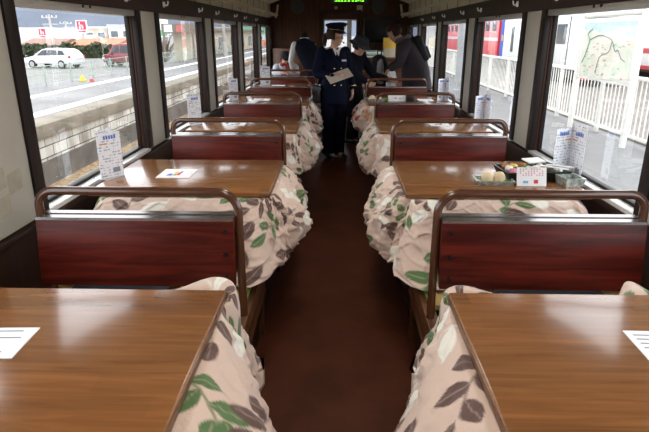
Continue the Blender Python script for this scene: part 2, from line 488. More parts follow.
BY = [2.05 + PITCHY * k for k in range(5)]
proto = None
for s in (-1, 1):
    for k, y in enumerate(BY):
        o = proto if proto else None
        if o is None: proto = make_bench(); o = proto
        else: o = copy_thing(proto)
        o.location = (s * 0.805, y, 0)
        if s > 0: o.rotation_euler = (0, 0, PI)
        tag(o, 'red-brown double bench with tube rail, %s from the camera on the %s of the aisle' % (ORD[k], 'left' if s < 0 else 'right'), 'bench', 'benches along the carriage')

# ------------------------------------------------------------------ tables
def make_table():
    """aisle on local +x"""
    r = empty('kotatsu_table')
    t = MB()
    t.box((-0.465, -0.375, 0.752), (0.475, 0.375, 0.78), M['table'], 0.006, seg=3)
    top = t.build('tabletop', r)
    eb = MB()
    eb.box((0.470, -0.370, 0.754), (0.478, 0.370, 0.776), M['table_edge'], 0.003)
    eb.build('edge_strip', top)
    f = MB()
    f.box((-0.38, -0.30, 0.69), (0.38, -0.27, 0.735), M['bench_dark']); f.box((-0.38, 0.27, 0.69), (0.38, 0.30, 0.735), M['bench_dark'])
    f.box((-0.38, -0.27, 0.69), (-0.35, 0.27, 0.735), M['bench_dark']); f.box((0.35, -0.27, 0.69), (0.38, 0.27, 0.735), M['bench_dark'])
    f.build('under_frame', r)
    for x in (-0.36, 0.36):
        for y in (-0.28, 0.28):
            l = MB(); l.box((x - 0.022, y - 0.022, 0), (x + 0.022, y + 0.022, 0.735), M['bench_dark'], 0.003); l.build('leg', r)
    return r
TY = [1.165, 3.02, 4.88, 6.74, 8.60, 10.45]
TXC = 0.825
def table_y(s, k): return TY[k] + (0.15 if (s > 0 and k == 4) else (-0.10 if k == 5 else 0.0))
tproto = None
for s in (-1, 1):
    for k, y in enumerate(TY):
        if s > 0 and k == 5: continue
        if tproto is None: tproto = make_table(); o = tproto
        else: o = copy_thing(tproto)
        o.location = (s * TXC, table_y(s, k), 0)
        if s > 0: o.rotation_euler = (0, 0, PI)
        tag(o, 'brown wooden quilt-skirted table, %s from the camera on the %s of the aisle' % (ORD[k], 'left' if s < 0 else 'right'), 'table', 'tables along the carriage')

# ------------------------------------------------------------------ quilts
def quilt_material():
    m, nt, b = new_mat('leaf_print_cotton')
    a = N(nt, 'ShaderNodeVertexColor'); a.layer_name = 'print'
    nt.links.new(a.outputs['Color'], b.inputs['Base Color'])
    b.inputs['Roughness'].default_value = 0.75
    b.inputs['Sheen Weight'].default_value = 0.2
    v = coords(nt, (1, 1, 1))
    nz = N(nt, 'ShaderNodeTexNoise'); nz.inputs['Scale'].default_value = 26; nz.inputs['Detail'].default_value = 3
    nt.links.new(v, nz.inputs['Vector'])
    bp = N(nt, 'ShaderNodeBump'); bp.inputs['Strength'].default_value = 0.5; bp.inputs['Distance'].default_value = 0.012
    nt.links.new(nz.outputs['Fac'], bp.inputs['Height']); nt.links.new(bp.outputs['Normal'], b.inputs['Normal'])
    return m
M['quilt'] = quilt_material()

def vnoise(rng, x, y):
    G = rng.random((64, 64))
    xi = np.floor(x).astype(int); yi = np.floor(y).astype(int)
    fx = x - xi; fy = y - yi
    fx = fx * fx * (3 - 2 * fx); fy = fy * fy * (3 - 2 * fy)
    g = lambda a, c: G[a % 64, c % 64]
    return (g(xi, yi) * (1 - fx) + g(xi + 1, yi) * fx) * (1 - fy) + (g(xi, yi + 1) * (1 - fx) + g(xi + 1, yi + 1) * fx) * fy - 0.5

BASE = np.array((0.63, 0.48, 0.405))
PAL = {'brown': np.array((0.105, 0.055, 0.045)), 'green': np.array((0.075, 0.155, 0.045)), 'white': np.array((0.78, 0.77, 0.70)),
       'taupe': np.array((0.30, 0.19, 0.15)), 'red': np.array((0.33, 0.05, 0.03)), 'orange': np.array((0.62, 0.28, 0.10))}

def paint_leaves(rng, S, Tm, palette, per, tmax):
    col = np.empty(S.shape + (3,)); col[:] = BASE
    col *= (1 + 0.05 * vnoise(rng, S * 9, Tm * 9))[..., None]
    ds = S[0, 1] - S[0, 0]
    def leaf(cx, cy, ang, L, Wd, c):
        ca, sa = math.cos(ang), math.sin(ang)
        i0 = max(0, int((cx - L) / ds)); i1 = min(S.shape[1], int((cx + L) / ds) + 2)
        if i1 <= i0: return
        s_ = S[:, i0:i1] - cx; t_ = Tm[:, i0:i1] - cy
        a = (s_ * ca + t_ * sa) / L; bb = (-s_ * sa + t_ * ca) / (Wd / 2)
        w = np.sin(PI * np.clip(a, 0, 1)) ** 0.75
        k = np.clip((w - np.abs(bb)) * (Wd / 2) / 0.004 + 0.5, 0, 1) * (a > 0) * (a < 1)
        vein = np.clip(1.6 - np.abs(bb) * (Wd / 2) / 0.0022, 0, 1) * 0.35 * (a < 0.9)
        cc = c * (1 - vein[..., None]) + BASE * vein[..., None] * 0.9
        col[:, i0:i1] = col[:, i0:i1] * (1 - k[..., None]) + cc * k[..., None]
    def stem(x0, y0, ang, L, c, wd=0.0035):
        leaf(x0, y0, ang, L, wd * 2.2, c)
    step = 0.27
    n = 0
    for gy in np.arange(0.02, tmax + 0.15, step * 0.8):
        for gx in np.arange(0.0, per, step):
            cx = gx + rng.uniform(-0.06, 0.06) + (0.1 if int(gy / step) % 2 else 0); cy = gy + rng.uniform(-0.05, 0.05)
            kind = palette[n % len(palette)]; n += 1 + int(rng.random() < 0.3)
            c = PAL[kind]
            ang = rng.uniform(0, 2 * PI)
            big = 1.35 if kind == 'white' else (0.95 if kind == 'green' else 1.05)
            L = 0.27 * big
            x0, y0 = cx - math.cos(ang) * L / 2, cy - math.sin(ang) * L / 2
            stem(x0, y0, ang, L, c)
            nl = 3 if kind == 'white' else 5
            for i in range(nl):
                f = 0.15 + 0.75 * i / (nl - 1)
                sd = 1 if i % 2 else -1
                la = ang + (sd * rng.uniform(0.7, 1.1) if i < nl - 1 else 0.0)
                leaf(x0 + math.cos(ang) * L * f, y0 + math.sin(ang) * L * f, la, 0.105 * big * rng.uniform(0.85, 1.1), 0.056 * big * rng.uniform(0.9, 1.15), c)
    return col

def make_quilt(s, y, k, seed, du, puff=1.0, palette=None, near=1.0, far=1.0):
    rng = np.random.default_rng(seed)
    xw, xa, hy, rc = -0.40, 0.468, 0.367, 0.05
    # perimeter, counter-clockwise from the wall side's middle
    segs = []
    def line(a, c, nrm): segs.append(('l', np.array(a), np.array(c), np.array(nrm)))
    def arcs(cx, cy, a0): segs.append(('a', np.array((cx, cy)), a0))
    line((xw, 0), (xw, -hy + rc), (-1, 0)); arcs(xw + rc, -hy + rc, PI)
    line((xw + rc, -hy), (xa - rc, -hy), (0, -1)); arcs(xa - rc, -hy + rc, 1.5 * PI)
    line((xa, -hy + rc), (xa, hy - rc), (1, 0)); arcs(xa - rc, hy - rc, 0)
    line((xa - rc, hy), (xw + rc, hy), (0, 1)); arcs(xw + rc, hy - rc, PI / 2)
    line((xw, hy - rc), (xw, 0), (-1, 0))
    P, Nn = [], []
    cornerlen = 0.42                 # cloth gathered around a corner
    for sg in segs:
        if sg[0] == 'l':
            L = np.linalg.norm(sg[2] - sg[1]); n = max(2, int(L / du))
            for i in range(n):
                f = i / n; P.append(sg[1] * (1 - f) + sg[2] * f); Nn.append(sg[3])
        else:
            n = max(6, int(cornerlen / du))
            for i in range(n):
                a = sg[2] + (PI / 2) * i / n
                d = np.array((math.cos(a), math.sin(a))); P.append(sg[1] + rc * d); Nn.append(d)
    P = np.array(P); Nn = np.array(Nn, float)
    n = len(P)
    per = n * du
    sarr = np.arange(n) * du
    tl = 0.52
    nv = max(10, int(tl / du))
    v = np.linspace(0, 1, nv)
    S, V = np.meshgrid(sarr, v)
    nx, ny = Nn[:, 0][None, :], Nn[:, 1][None, :]
    puff = puff * (np.clip(1.38 - 2.6 * P[:, 1][None, :], 0.25, 1.6) if k == 0 else 1.0)
    wA = np.clip(nx, 0, 1) ** 2; wW = np.clip(-nx, 0, 1) ** 2; wN = ny ** 2
    kv = [0, 0.06, 0.15, 0.35, 0.55, 0.75, 0.90, 0.97, 1.0]
    oA = np.interp(V, kv, [0, 0.030, 0.055, 0.10, 0.135, 0.155, 0.125, 0.085, 0.05] if k else [0, 0.026, 0.055, 0.125, 0.165, 0.185, 0.195, 0.19, 0.17]) * puff
    zA = np.interp(V, kv, [0.749, 0.750, 0.725, 0.655, 0.58, 0.50, 0.435, 0.415, 0.42] if k else [0.749, 0.750, 0.725, 0.64, 0.55, 0.45, 0.37, 0.34, 0.33])
    oN = np.interp(V, kv, [0, 0.025, 0.05, 0.10, 0.16, 0.23, 0.29, 0.31, 0.30])
    oN = oN * np.where(ny < 0, near, far)
    zN = np.interp(V, kv, [0.749, 0.750, 0.73, 0.67, 0.60, 0.52, 0.462, 0.445, 0.44])
    oW = np.interp(V, kv, [0, 0.012, 0.02, 0.025, 0.03, 0.035, 0.035, 0.03, 0.02])
    zW = np.interp(V, kv, [0.749, 0.749, 0.72, 0.66, 0.60, 0.54, 0.50, 0.47, 0.46])
    corner = 2.0 * np.sqrt(wA * wN)
    O = (wA * oA + wN * oN + wW * oW) * (1 - 0.50 * corner * np.where(nx < 0, 1.3, (ny < 0) * 1.0 if k else 0.6))
    Z = wA * zA + wN * zN + wW * zW
    # low-frequency lumps, pleats, wrinkles
    ampS = (0.35 + 0.65 * (wA + wN)) * (1 - 0.5 * wW)
    lump = vnoise(rng, S * 4.2 + 3, V * 2.0)
    O += ampS * (0.085 if k else 0.05) * lump * np.interp(V, [0, 0.1, 0.5, 1], [0, 0.3, 1, 0.7])
    warp = S + 0.04 * vnoise(rng, S * 5, V * 3)
    pl = vnoise(rng, warp * 15, V * 1.3 + 7)
    O += ampS * (0.058 if k else 0.036) * pl * np.interp(V, [0, 0.12, 0.6, 1], [0.0, 0.4, 1, 1.0])
    wr = vnoise(rng, warp * 32 + V * 6, V * 9)
    O += ampS * 0.016 * wr * np.interp(V, [0, 0.1, 0.4, 1], [0, 0.6, 1, 1])
    wr2 = vnoise(rng, warp * 20 - V * 14, V * 16 + warp * 5)
    O += ampS * 0.014 * wr2 * np.interp(V, [0, 0.15, 0.4, 1], [0, 0.5, 1, 1])
    crz = 1 - np.abs(2 * vnoise(rng, warp * 13 + V * 5, V * 4 - warp * 3)) * 2.2
    crz2 = 1 - np.abs(2 * vnoise(rng, warp * 9 - V * 6, V * 5 + warp * 5)) * 2.2
    O += ampS * (1.0 if k else 0.5) * (0.016 * np.clip(crz, 0, 1) ** 2 + 0.014 * np.clip(crz2, 0, 1) ** 2) * np.interp(V, [0, 0.12, 0.4, 1], [0, 0.5, 1, 1])
    Z += 0.05 * vnoise(rng, S * 4.0, V * 2.0 + 9) * np.interp(V, [0, 0.2, 0.6, 1], [0, 0.2, 0.8, 1]) * (wA + 0.35 * wN)
    O = np.maximum(O, 0.004 + 0.0 * O)
    Z = np.where(wN > 0.4, np.maximum(Z, 0.436), np.maximum(Z, 0.405 if k else 0.28))
    # corner peaks of the quilt standing up at the far side
    X = P[:, 0][None, :] + nx * O; Yc = P[:, 1][None, :] + ny * O
    ztop = 0.7515
    if k == 0:
        fs = np.clip(ny, 0, 1)
        wp = np.exp(-((P[:, 0][None, :] - xa + 0.04) / 0.13) ** 2) * fs * (1.0 if s < 0 else 0.75)
        if s > 0: wp = wp + np.exp(-((P[:, 0][None, :] + 0.13) / 0.06) ** 2) * fs
        rise = np.interp(V, [0, 0.03, 0.10, 0.2, 0.35], [0, 0.3, 1.0, 0.9, 0])
        O = np.maximum(O, wp * 0.115 * np.interp(V, [0, 0.03, 0.10, 0.25, 1], [0, 0.35, 0.8, 1, 1]))
        X = P[:, 0][None, :] + nx * O; Yc = P[:, 1][None, :] + ny * O
        Z = Z + wp * rise * 0.055
        ztop = 0.7515 + 0.03 * wp * (O > 0.03)
    Z = np.minimum(Z, ztop)
    X = np.maximum(X, -0.485)
    # a rounded hem
    T = V * tl
    col = paint_leaves(rng, S, T, palette or ['brown', 'white', 'green', 'brown', 'white', 'green', 'brown'], per, tl)
    # inner edge under the table top
    Xi = P[:, 0] * 0.85; Yi = P[:, 1] * 0.85; Zi = np.full(n, 0.7495)
    # return (thickness of the quilt) at the hem
    Xh = P[:, 0] + nx[0] * (O[-1] - 0.045); Yh = P[:, 1] + ny[0] * (O[-1] - 0.045); Zh = Z[-1] + 0.012
    X = np.vstack([Xi, X, Xh]); Yc = np.vstack([Yi, Yc, Yh]); Z = np.vstack([Zi, Z, Zh])
    col = np.concatenate([np.broadcast_to(BASE, (1, n, 3)), col, np.broadcast_to(BASE, (1, n, 3))])
    rows = X.shape[0]
    co = np.stack([X * (1 if s < 0 else -1), Yc, Z], -1).reshape(-1, 3)
    idx = np.arange(rows * n).reshape(rows, n)
    nx_ = np.roll(idx, -1, axis=1)
    q = np.stack([idx[:-1], nx_[:-1], nx_[1:], idx[1:]], -1).reshape(-1, 4)
    q = q[:, ::-1] if s < 0 else q
    me = bpy.data.meshes.new('quilt')
    me.vertices.add(len(co)); me.vertices.foreach_set('co', co.ravel())
    me.loops.add(q.size); me.loops.foreach_set('vertex_index', q.ravel().astype(np.int32))
    me.polygons.add(len(q)); me.polygons.foreach_set('loop_start', np.arange(0, q.size, 4, dtype=np.int32)); me.polygons.foreach_set('loop_total', np.full(len(q), 4, np.int32))
    me.update(); me.validate()
    at_ = me.color_attributes.new('print', 'FLOAT_COLOR', 'POINT')
    rgba = np.concatenate([col.reshape(-1, 3), np.ones((rows * n, 1))], 1).astype(np.float32)
    at_.data.foreach_set('color', rgba.ravel())
    me.shade_smooth(); me.materials.append(M['quilt'])
    o = bpy.data.objects.new('quilt', me); COL.objects.link(o)
    o.location = (s * TXC, y, 0)
    tag(o, 'pink leaf-print quilt under the %s table from the camera, %s of the aisle' % (ORD[k], 'left' if s < 0 else 'right'), 'quilt', 'quilts under the tables')
    return o
for s in (-1, 1):
    for k, y in enumerate(TY):
        if s > 0 and k == 5: continue
        du = [0.0055, 0.006, 0.009, 0.012, 0.015, 0.02][k]
        pal = None
        if s > 0 and k == 3: pal = ['orange', 'red', 'brown', 'white', 'red']
        nr = 1.3 if k == 1 else 1.0; fr = 1.0
        if s < 0 and k == 5: nr = fr = 0.25
        if s > 0 and k == 4: nr = 0.15
        make_quilt(s, table_y(s, k), k, 11 + k * 7 + (3 if s > 0 else 0), du, 0.85 if k == 0 else 1.0, pal, nr, fr)
# ------------------------------------------------------------------ outside, left: ballast, platform, street, houses
M['ballast'] = mat('brown_ballast', (0.27, 0.19, 0.11), rough=0.95, var=0.55, scale=9, bump=1.0, bscale=14)
M['asphalt'] = mat('grey_asphalt', (0.15, 0.15, 0.15), rough=0.55, var=0.12, scale=1.2, bump=0.05, bscale=60)
M['asphalt_wet'] = mat('damp_asphalt', (0.105, 0.100, 0.098), rough=0.5, var=0.4, scale=0.5)
M['street'] = mat('street_concrete', (0.185, 0.175, 0.165), rough=0.7, var=0.15, scale=0.4)
M['coping'] = mat('weathered_coping', (0.21, 0.185, 0.145), rough=0.85, var=0.25, scale=1.5)
M['concrete'] = mat('dark_concrete', (0.115, 0.105, 0.09), rough=0.9, var=0.3, scale=2)
M['line'] = mat('white_road_paint', (0.72, 0.72, 0.70), rough=0.6, var=0.08, scale=3)
M['fence_white'] = mat('white_fence_paint', (0.80, 0.79, 0.74), rough=0.4, var=0.03)
M['leaf'] = mat('hedge_leaf', (0.035, 0.050, 0.018), rough=0.8, var=0.5, scale=3)

def flat(name, x0, x1, y0, y1, z, m, th=0.25, kind='structure', parent=None):
    o = one_box(name, (x0, y0, z - th), (x1, y1, z), m, parent)
    if kind: o['kind'] = kind
    return o
flat('ground_ballast', -6.0, -1.1, -6, 90, -1.45, M['ballast'])
flat('ground_track_bed', -1.1, 1.6, -6, 90, -1.45, M['ballast'])

# block-faced platform
def block_mat():
    m, nt, b = new_mat('white_block_wall')
    v = coords(nt, (1, 1, 1))
    sp_ = N(nt, 'ShaderNodeSeparateXYZ'); cb = N(nt, 'ShaderNodeCombineXYZ')
    nt.links.new(v, sp_.inputs[0]); nt.links.new(sp_.outputs['Y'], cb.inputs['X']); nt.links.new(sp_.outputs['Z'], cb.inputs['Y'])
    bk = N(nt, 'ShaderNodeTexBrick'); bk.inputs['Scale'].default_value = 1.0; bk.inputs['Brick Width'].default_value = 0.62; bk.inputs['Row Height'].default_value = 0.24
    bk.offset = 0.5; bk.inputs['Mortar Size'].default_value = 0.014; bk.inputs['Mortar Smooth'].default_value = 0.3
    bk.inputs['Color1'].default_value = (0.62, 0.61, 0.57, 1); bk.inputs['Color2'].default_value = (0.42, 0.41, 0.37, 1); bk.inputs['Mortar'].default_value = (0.07, 0.062, 0.052, 1)
    nt.links.new(cb.outputs[0], bk.inputs['Vector'])
    nz = N(nt, 'ShaderNodeTexNoise'); nz.inputs['Scale'].default_value = 2.5; nz.inputs['Detail'].default_value = 5
    v2 = coords(nt, (1, 1.2, 0.35)); nt.links.new(v2, nz.inputs['Vector'])
    r = ramp(nt, [(0.3, (0.45, 0.42, 0.38)), (0.65, (1.2, 1.2, 1.2))]); nt.links.new(nz.outputs['Fac'], r.inputs['Fac'])
    mx = N(nt, 'ShaderNodeMix'); mx.data_type = 'RGBA'; mx.blend_type = 'MULTIPLY'; mx.inputs[0].default_value = 1
    nt.links.new(bk.outputs['Color'], mx.inputs[6]); nt.links.new(r.outputs['Color'], mx.inputs[7]); nt.links.new(mx.outputs[2], b.inputs['Base Color'])
    b.inputs['Roughness'].default_value = 0.9
    return m
PX = -6.2; PZ = -0.25
pf = struct('platform_ground')
one_box('block_wall', (PX - 0.5, -4, -1.02), (PX, 85, -0.54), block_mat(), pf)
one_box('base_wall', (PX - 0.5, -4, -1.6), (PX + 0.04, 85, -1.02), M['concrete'], pf)
one_box('coping', (PX - 0.55, -4, -0.54), (PX + 0.06, 85, PZ), M['coping'], pf, 0.02)
one_box('paving', (-11.4, -4, -0.9), (PX - 0.55, 85, PZ - 0.004), M['asphalt_wet'], pf)
one_box('edge_marking', (PX - 1.05, -4, PZ - 0.02), (PX - 0.65, 85, PZ + 0.004), M['line'], pf)
one_box('back_marking', (-9.35, -4, PZ - 0.02), (-8.95, 85, PZ + 0.004), M['line'], pf)
one_box('trim_rail', (-5.42, -4, -1.46), (-5.34, 85, -1.33), mat('rusty_rail', (0.16, 0.085, 0.045), 0.6))['kind'] = 'structure'
flat('street_ground', -90, -11.3, -30, 140, -1.0, M['street'])

# low wire fence behind the platform
M['wire'] = mat('pale_green_wire', (0.34, 0.42, 0.36), rough=0.5, metal=0.2)
fe = thing('wire_fence', 'low pale green wire fence along the far edge of the station platform', 'fence', (-10.7, 20, PZ))
for k in range(22):
    y = -6 + k * 2.0
    p = MB(); p.tube([(0, y, -0.02), (0, y, 0.72)], 0.03, M['wire'], seg=8); p.build('fence_post', fe)
p = MB()
for z in (0.1, 0.4, 0.68): p.tube([(0, -6, z), (0, 36, z)], 0.012, M['wire'], seg=6)
for k in range(280): p.box((-0.004, -6 + k * 0.15 - 0.004, 0.06), (0.004, -6 + k * 0.15 + 0.004, 0.7), M['wire'])
p.build('wire_mesh', fe)

# cars
M['car_white'] = mat('white_car_paint', (0.62, 0.63, 0.65), rough=0.22, var=0.02, coat=0.6)
M['car_red'] = mat('dark_red_car_paint', (0.20, 0.022, 0.03), rough=0.25, var=0.05, coat=0.6)
M['car_glass'] = mat('dark_car_window', (0.03, 0.035, 0.04), rough=0.08, var=0.05)
M['tyre'] = mat('rubber_tyre', (0.015, 0.015, 0.015), rough=0.8)
M['hub'] = mat('silver_wheel_hub', (0.45, 0.45, 0.46), rough=0.3, metal=0.8)
M['lamp_red'] = mat('red_lamp_lens', (0.55, 0.03, 0.03), rough=0.15)
M['lamp_clear'] = mat('clear_lamp_lens', (0.75, 0.76, 0.78), rough=0.1)

def make_car(name, label, loc, rz, paint, L, Wd, H, van=False):
    """nose towards local -x; origin on the ground below the middle"""
    r = thing(name, label, 'car', loc, rz)
    h2 = L / 2; w2 = Wd / 2
    if van:
        low = [(-h2, 0.35), (-h2 + 0.02, 0.75), (-h2 + 0.12, 0.92), (-h2 + 0.55, 1.02), (h2 - 0.04, 1.05), (h2, 0.8), (h2 - 0.02, 0.32)]
        top = [(-h2 + 0.50, 1.0), (-h2 + 1.0, H - 0.06), (-h2 + 1.5, H), (h2 - 0.5, H), (h2 - 0.2, H - 0.08), (h2 - 0.06, 1.02)]
        wins = [[(-h2 + 0.72, 1.06), (-h2 + 1.08, H - 0.16), (-0.15, H - 0.14), (-0.15, 1.06)], [(-0.07, 1.06), (-0.07, H - 0.14), (h2 - 0.55, H - 0.14), (h2 - 0.45, 1.06)]]
    else:
        low = [(-h2, 0.32), (-h2 - 0.02, 0.55), (-h2 + 0.15, 0.74), (-h2 + 1.05, 0.92), (h2 - 0.15, 0.98), (h2, 0.8), (h2 - 0.02, 0.36)]
        top = [(-h2 + 0.92, 0.88), (-h2 + 1.75, H - 0.08), (-h2 + 2.2, H), (h2 - 0.75, H - 0.04), (h2 - 0.38, H - 0.15), (h2 - 0.06, 0.93)]
        wins = [[(-h2 + 1.30, 0.96), (-h2 + 1.82, H - 0.14), (0.05, H - 0.12), (0.05, 0.96)], [(0.12, 0.96), (0.12, H - 0.12), (h2 - 1.25, H - 0.13), (h2 - 1.2, 0.98)], [(h2 - 1.12, 0.99), (h2 - 1.12, H - 0.14), (h2 - 0.72, H - 0.17), (h2 - 0.45, 1.0)]]
    b_ = MB(); b_.prism(low + [], 'y', -w2, w2, paint, bev=0.05)
    bm2 = bmesh.new()
    n = len(top)
    A = [bm2.verts.new((x, -w2 * (0.98 if z < 1.1 else 0.80), z)) for x, z in top]; B = [bm2.verts.new((x, w2 * (0.98 if z < 1.1 else 0.80), z)) for x, z in top]
    bm2.faces.new(A[::-1]); bm2.faces.new(B)
    for i in range(n): bm2.faces.new([A[i], A[(i + 1) % n], B[(i + 1) % n], B[i]])
    bmesh.ops.recalc_face_normals(bm2, faces=bm2.faces)
    bmesh.ops.bevel(bm2, geom=list(bm2.edges), offset=0.03, segments=2, profile=0.5, affect='EDGES')
    b_.merge(bm2, paint)
    body = b_.build('car_body', r)
    for wp in wins:
        for s in (-1, 1):
            g = MB()
            f = lambda z, o: s * (w2 * (0.98 + (0.80 - 0.98) * (z - 0.95) / (H - 0.06 - 0.95)) + o)
            g.rings([[(x, f(z, -0.02), z) for x, z in wp], [(x, f(z, 0.012), z) for x, z in wp]], M['car_glass']); g.build('car_window', r)
    wx0, wx1 = (-h2 + 0.62, h2 - 0.55) if van else (-h2 + 0.82, h2 - 0.85)
    for x in (wx0, wx1):
        for s in (-1, 1):
            t = MB(); t.cyl((x, s * (w2 - 0.06), 0.31), 0.31, 0.2, M['tyre'], 'y', 24); wh = t.build('wheel', r)
            t = MB(); t.cyl((x, s * (w2 + 0.045), 0.31), 0.2, 0.02, M['hub'], 'y', 20)
            for a in range(5):
                t.box((-0.018, -0.012, 0.02), (0.018, 0.012, 0.19), M['hub'], mtx=Matrix.Translation((x, s * (w2 + 0.055), 0.31)) @ Matrix.Rotation(a * 2 * PI / 5, 4, 'Y'))
            t.build('hub_cap', wh)
    for s in (-1, 1):
        one_box('tail_lamp', (h2 - 0.16, s * (w2 - 0.03) - 0.06, 0.78), (h2 + 0.01, s * (w2 - 0.03) + 0.04, 0.95), M['lamp_red'], r, 0.01)
        one_box('head_lamp', (-h2 - 0.01, s * (w2 - 0.12) - 0.12, 0.6), (-h2 + 0.22, s * (w2 - 0.12) + 0.11, 0.74), M['lamp_clear'], r, 0.02)
        one_box('wing_mirror', (-h2 + (0.75 if van else 1.35), s * (w2 + 0.09) - 0.09, 0.95), (-h2 + (0.9 if van else 1.5), s * (w2 + 0.09) + 0.07, 1.08), paint, r, 0.02)
    one_box('bumper', (h2 - 0.06, -w2 * 0.92, 0.3), (h2 + 0.05, w2 * 0.92, 0.52), paint, r, 0.03)
    one_box('windscreen', (-h2 + (0.56 if van else 1.1), -w2 * 0.75, 1.0), (-h2 + (0.62 if van else 1.16), w2 * 0.75, H - 0.2), M['car_glass'], r)
    return r
p = at(53, 71.5, 42)
make_car('car', 'white estate car parked on the street beyond the platform', (p.x, p.y, -1.0), math.radians(-14), M['car_white'], 4.35, 1.7, 1.48)
p = at(126, 71.5, 44)
make_car('car', 'dark red small van on the street near the edge of the first left window', (p.x, p.y, -1.0), math.radians(-10), M['car_red'], 3.3, 1.5, 1.78, True)

# hedge, houses
def hedge():
    rng = random.Random(3)
    t = MB()
    a = at(24, 58, 56); c = at(112, 58, 60)
    n = 2600
    for i in range(n):
        f = rng.random()
        p = a.lerp(c, f)
        hgt = 1.25 + 0.2 * math.sin(f * 17) + 0.2 * math.sin(f * 41)
        q = Vector((p.x + rng.uniform(-0.5, 0.5), p.y + rng.uniform(-0.9, 0.9), -1.0 + rng.random() ** 0.7 * hgt))
        s = rng.uniform(0.10, 0.2)
        d = Vector((rng.uniform(-1, 1), rng.uniform(-1, 1), rng.uniform(-0.3, 1))).normalized(); u = d.orthogonal().normalized(); v_ = d.cross(u)
        t.poly([q + u * s * 1.4, q + v_ * s, q - u * s * 1.4, q - v_ * s], M['leaf'])
    ho = t.build('foliage', None, smooth=0)
    r = thing('hedge', 'long dark green clipped hedge behind the parked white car', 'hedge')
    ho.parent = r
    m_ = (a + c) / 2; d = c - a
    core = MB(); core.box((-d.length / 2, -0.6, 0), (d.length / 2, 0.6, 1.15), M['leaf'], 0.15)
    core.build('hedge_core', r, loc=(m_.x, m_.y, -1.0), rot=(0, 0, math.atan2(d.y, d.x)))
hedge()

M['roof_brown'] = mat('brown_roof_tile', (0.24, 0.13, 0.10), rough=0.8, var=0.25, scale=4, stretch=(1, 1, 6))
M['roof_orange'] = mat('orange_roof_tile', (0.45, 0.17, 0.09), rough=0.8, var=0.2, scale=4)
M['roof_grey'] = mat('pale_grey_roof', (0.55, 0.56, 0.58), rough=0.5, var=0.1)
M['hw'] = mat('white_house_wall', (0.66, 0.66, 0.64), rough=0.8, var=0.06)
M['hcream'] = mat('cream_house_wall', (0.50, 0.44, 0.34), rough=0.8, var=0.08)
M['hbrown'] = mat('brown_house_wall', (0.20, 0.16, 0.13), rough=0.8, var=0.15)
M['hwin'] = mat('house_window_glass', (0.12, 0.14, 0.16), rough=0.1, var=0.2)

def house(name, label, px0, px1, py_eave, py_ridge, d, wall, roof, depth=7.0, flat_roof=False, base=-1.0, nwin=3, cat='house', rows=1):
    a = at(px0, 55, d); c = at(px1, 55, d)
    x0, x1 = a.x, c.x; y = a.y
    ze = at(px0, py_eave, d).z; zr = at(px0, py_ridge, d).z
    wd = x1 - x0
    r = thing(name, label, cat, ((x0 + x1) / 2, y, base))
    H = ze - base; R = zr - base
    one_box('house_wall', (-wd / 2, 0, 0), (wd / 2, depth, H), wall, r)
    t = MB()
    if flat_roof: t.box((-wd / 2 - 0.1, -0.1, H), (wd / 2 + 0.1, depth + 0.1, R), roof)
    else: t.prism([(-0.5, H - 0.1), (depth / 2, R), (depth + 0.5, H - 0.1), (depth + 0.5, H - 0.28), (-0.5, H - 0.28)], 'x', -wd / 2 - 0.4, wd / 2 + 0.4, roof)
    t.build('roof', r)
    for q in range(rows):
        zc = H - 0.9 - q * 2.4
        for i in range(nwin):
            x = -wd / 2 + wd * (i + 0.5) / nwin
            f = one_box('house_window', (x - 0.6, -0.05, zc - 0.55), (x + 0.6, 0.03, zc + 0.4), M['white'], r)
            one_box('pane', (x - 0.52, -0.07, zc - 0.48), (x + 0.52, -0.04, zc + 0.33), M['hwin'], f)
    return r
house('house', 'low house with brown tiled roof behind the white car', 20, 56, 44, 38.5, 66, M['hbrown'], M['roof_brown'])
house('warehouse', 'long white flat-roofed building with a red sign', 8, 52, 38.5, 27.5, 84, M['hw'], M['roof_grey'], 12, True, cat='building')
house('house', 'white-walled house with pale grey gable roof behind the hedge', 53, 84, 41.5, 35.0, 74, M['hw'], M['roof_grey'])
house('house', 'house with orange tiled roof next to the hedge end', 70, 114, 44, 38.5, 64, M['hcream'], M['roof_orange'])
house('house', 'cream two-storey house with flat roof above the orange roof', 84, 108, 28.5, 26.5, 82, M['hcream'], M['roof_grey'], 8, True, nwin=2, rows=2)
house('house', 'tall white house just beside the frame of the first left window', 109, 146, 27, 24.5, 80, M['hw'], M['roof_grey'], 8, True, nwin=3, rows=2)
house('house', 'beige house with brown roof seen through the fourth left window', 236, 262, 46, 40, 110, M['hcream'], M['roof_orange'], nwin=2)
house('house', 'white building with green roof edge in the fourth left window', 232, 270, 34, 27, 125, M['hw'], mat('green_roof', (0.16, 0.40, 0.24), 0.5), 9, True, nwin=2, cat='building')

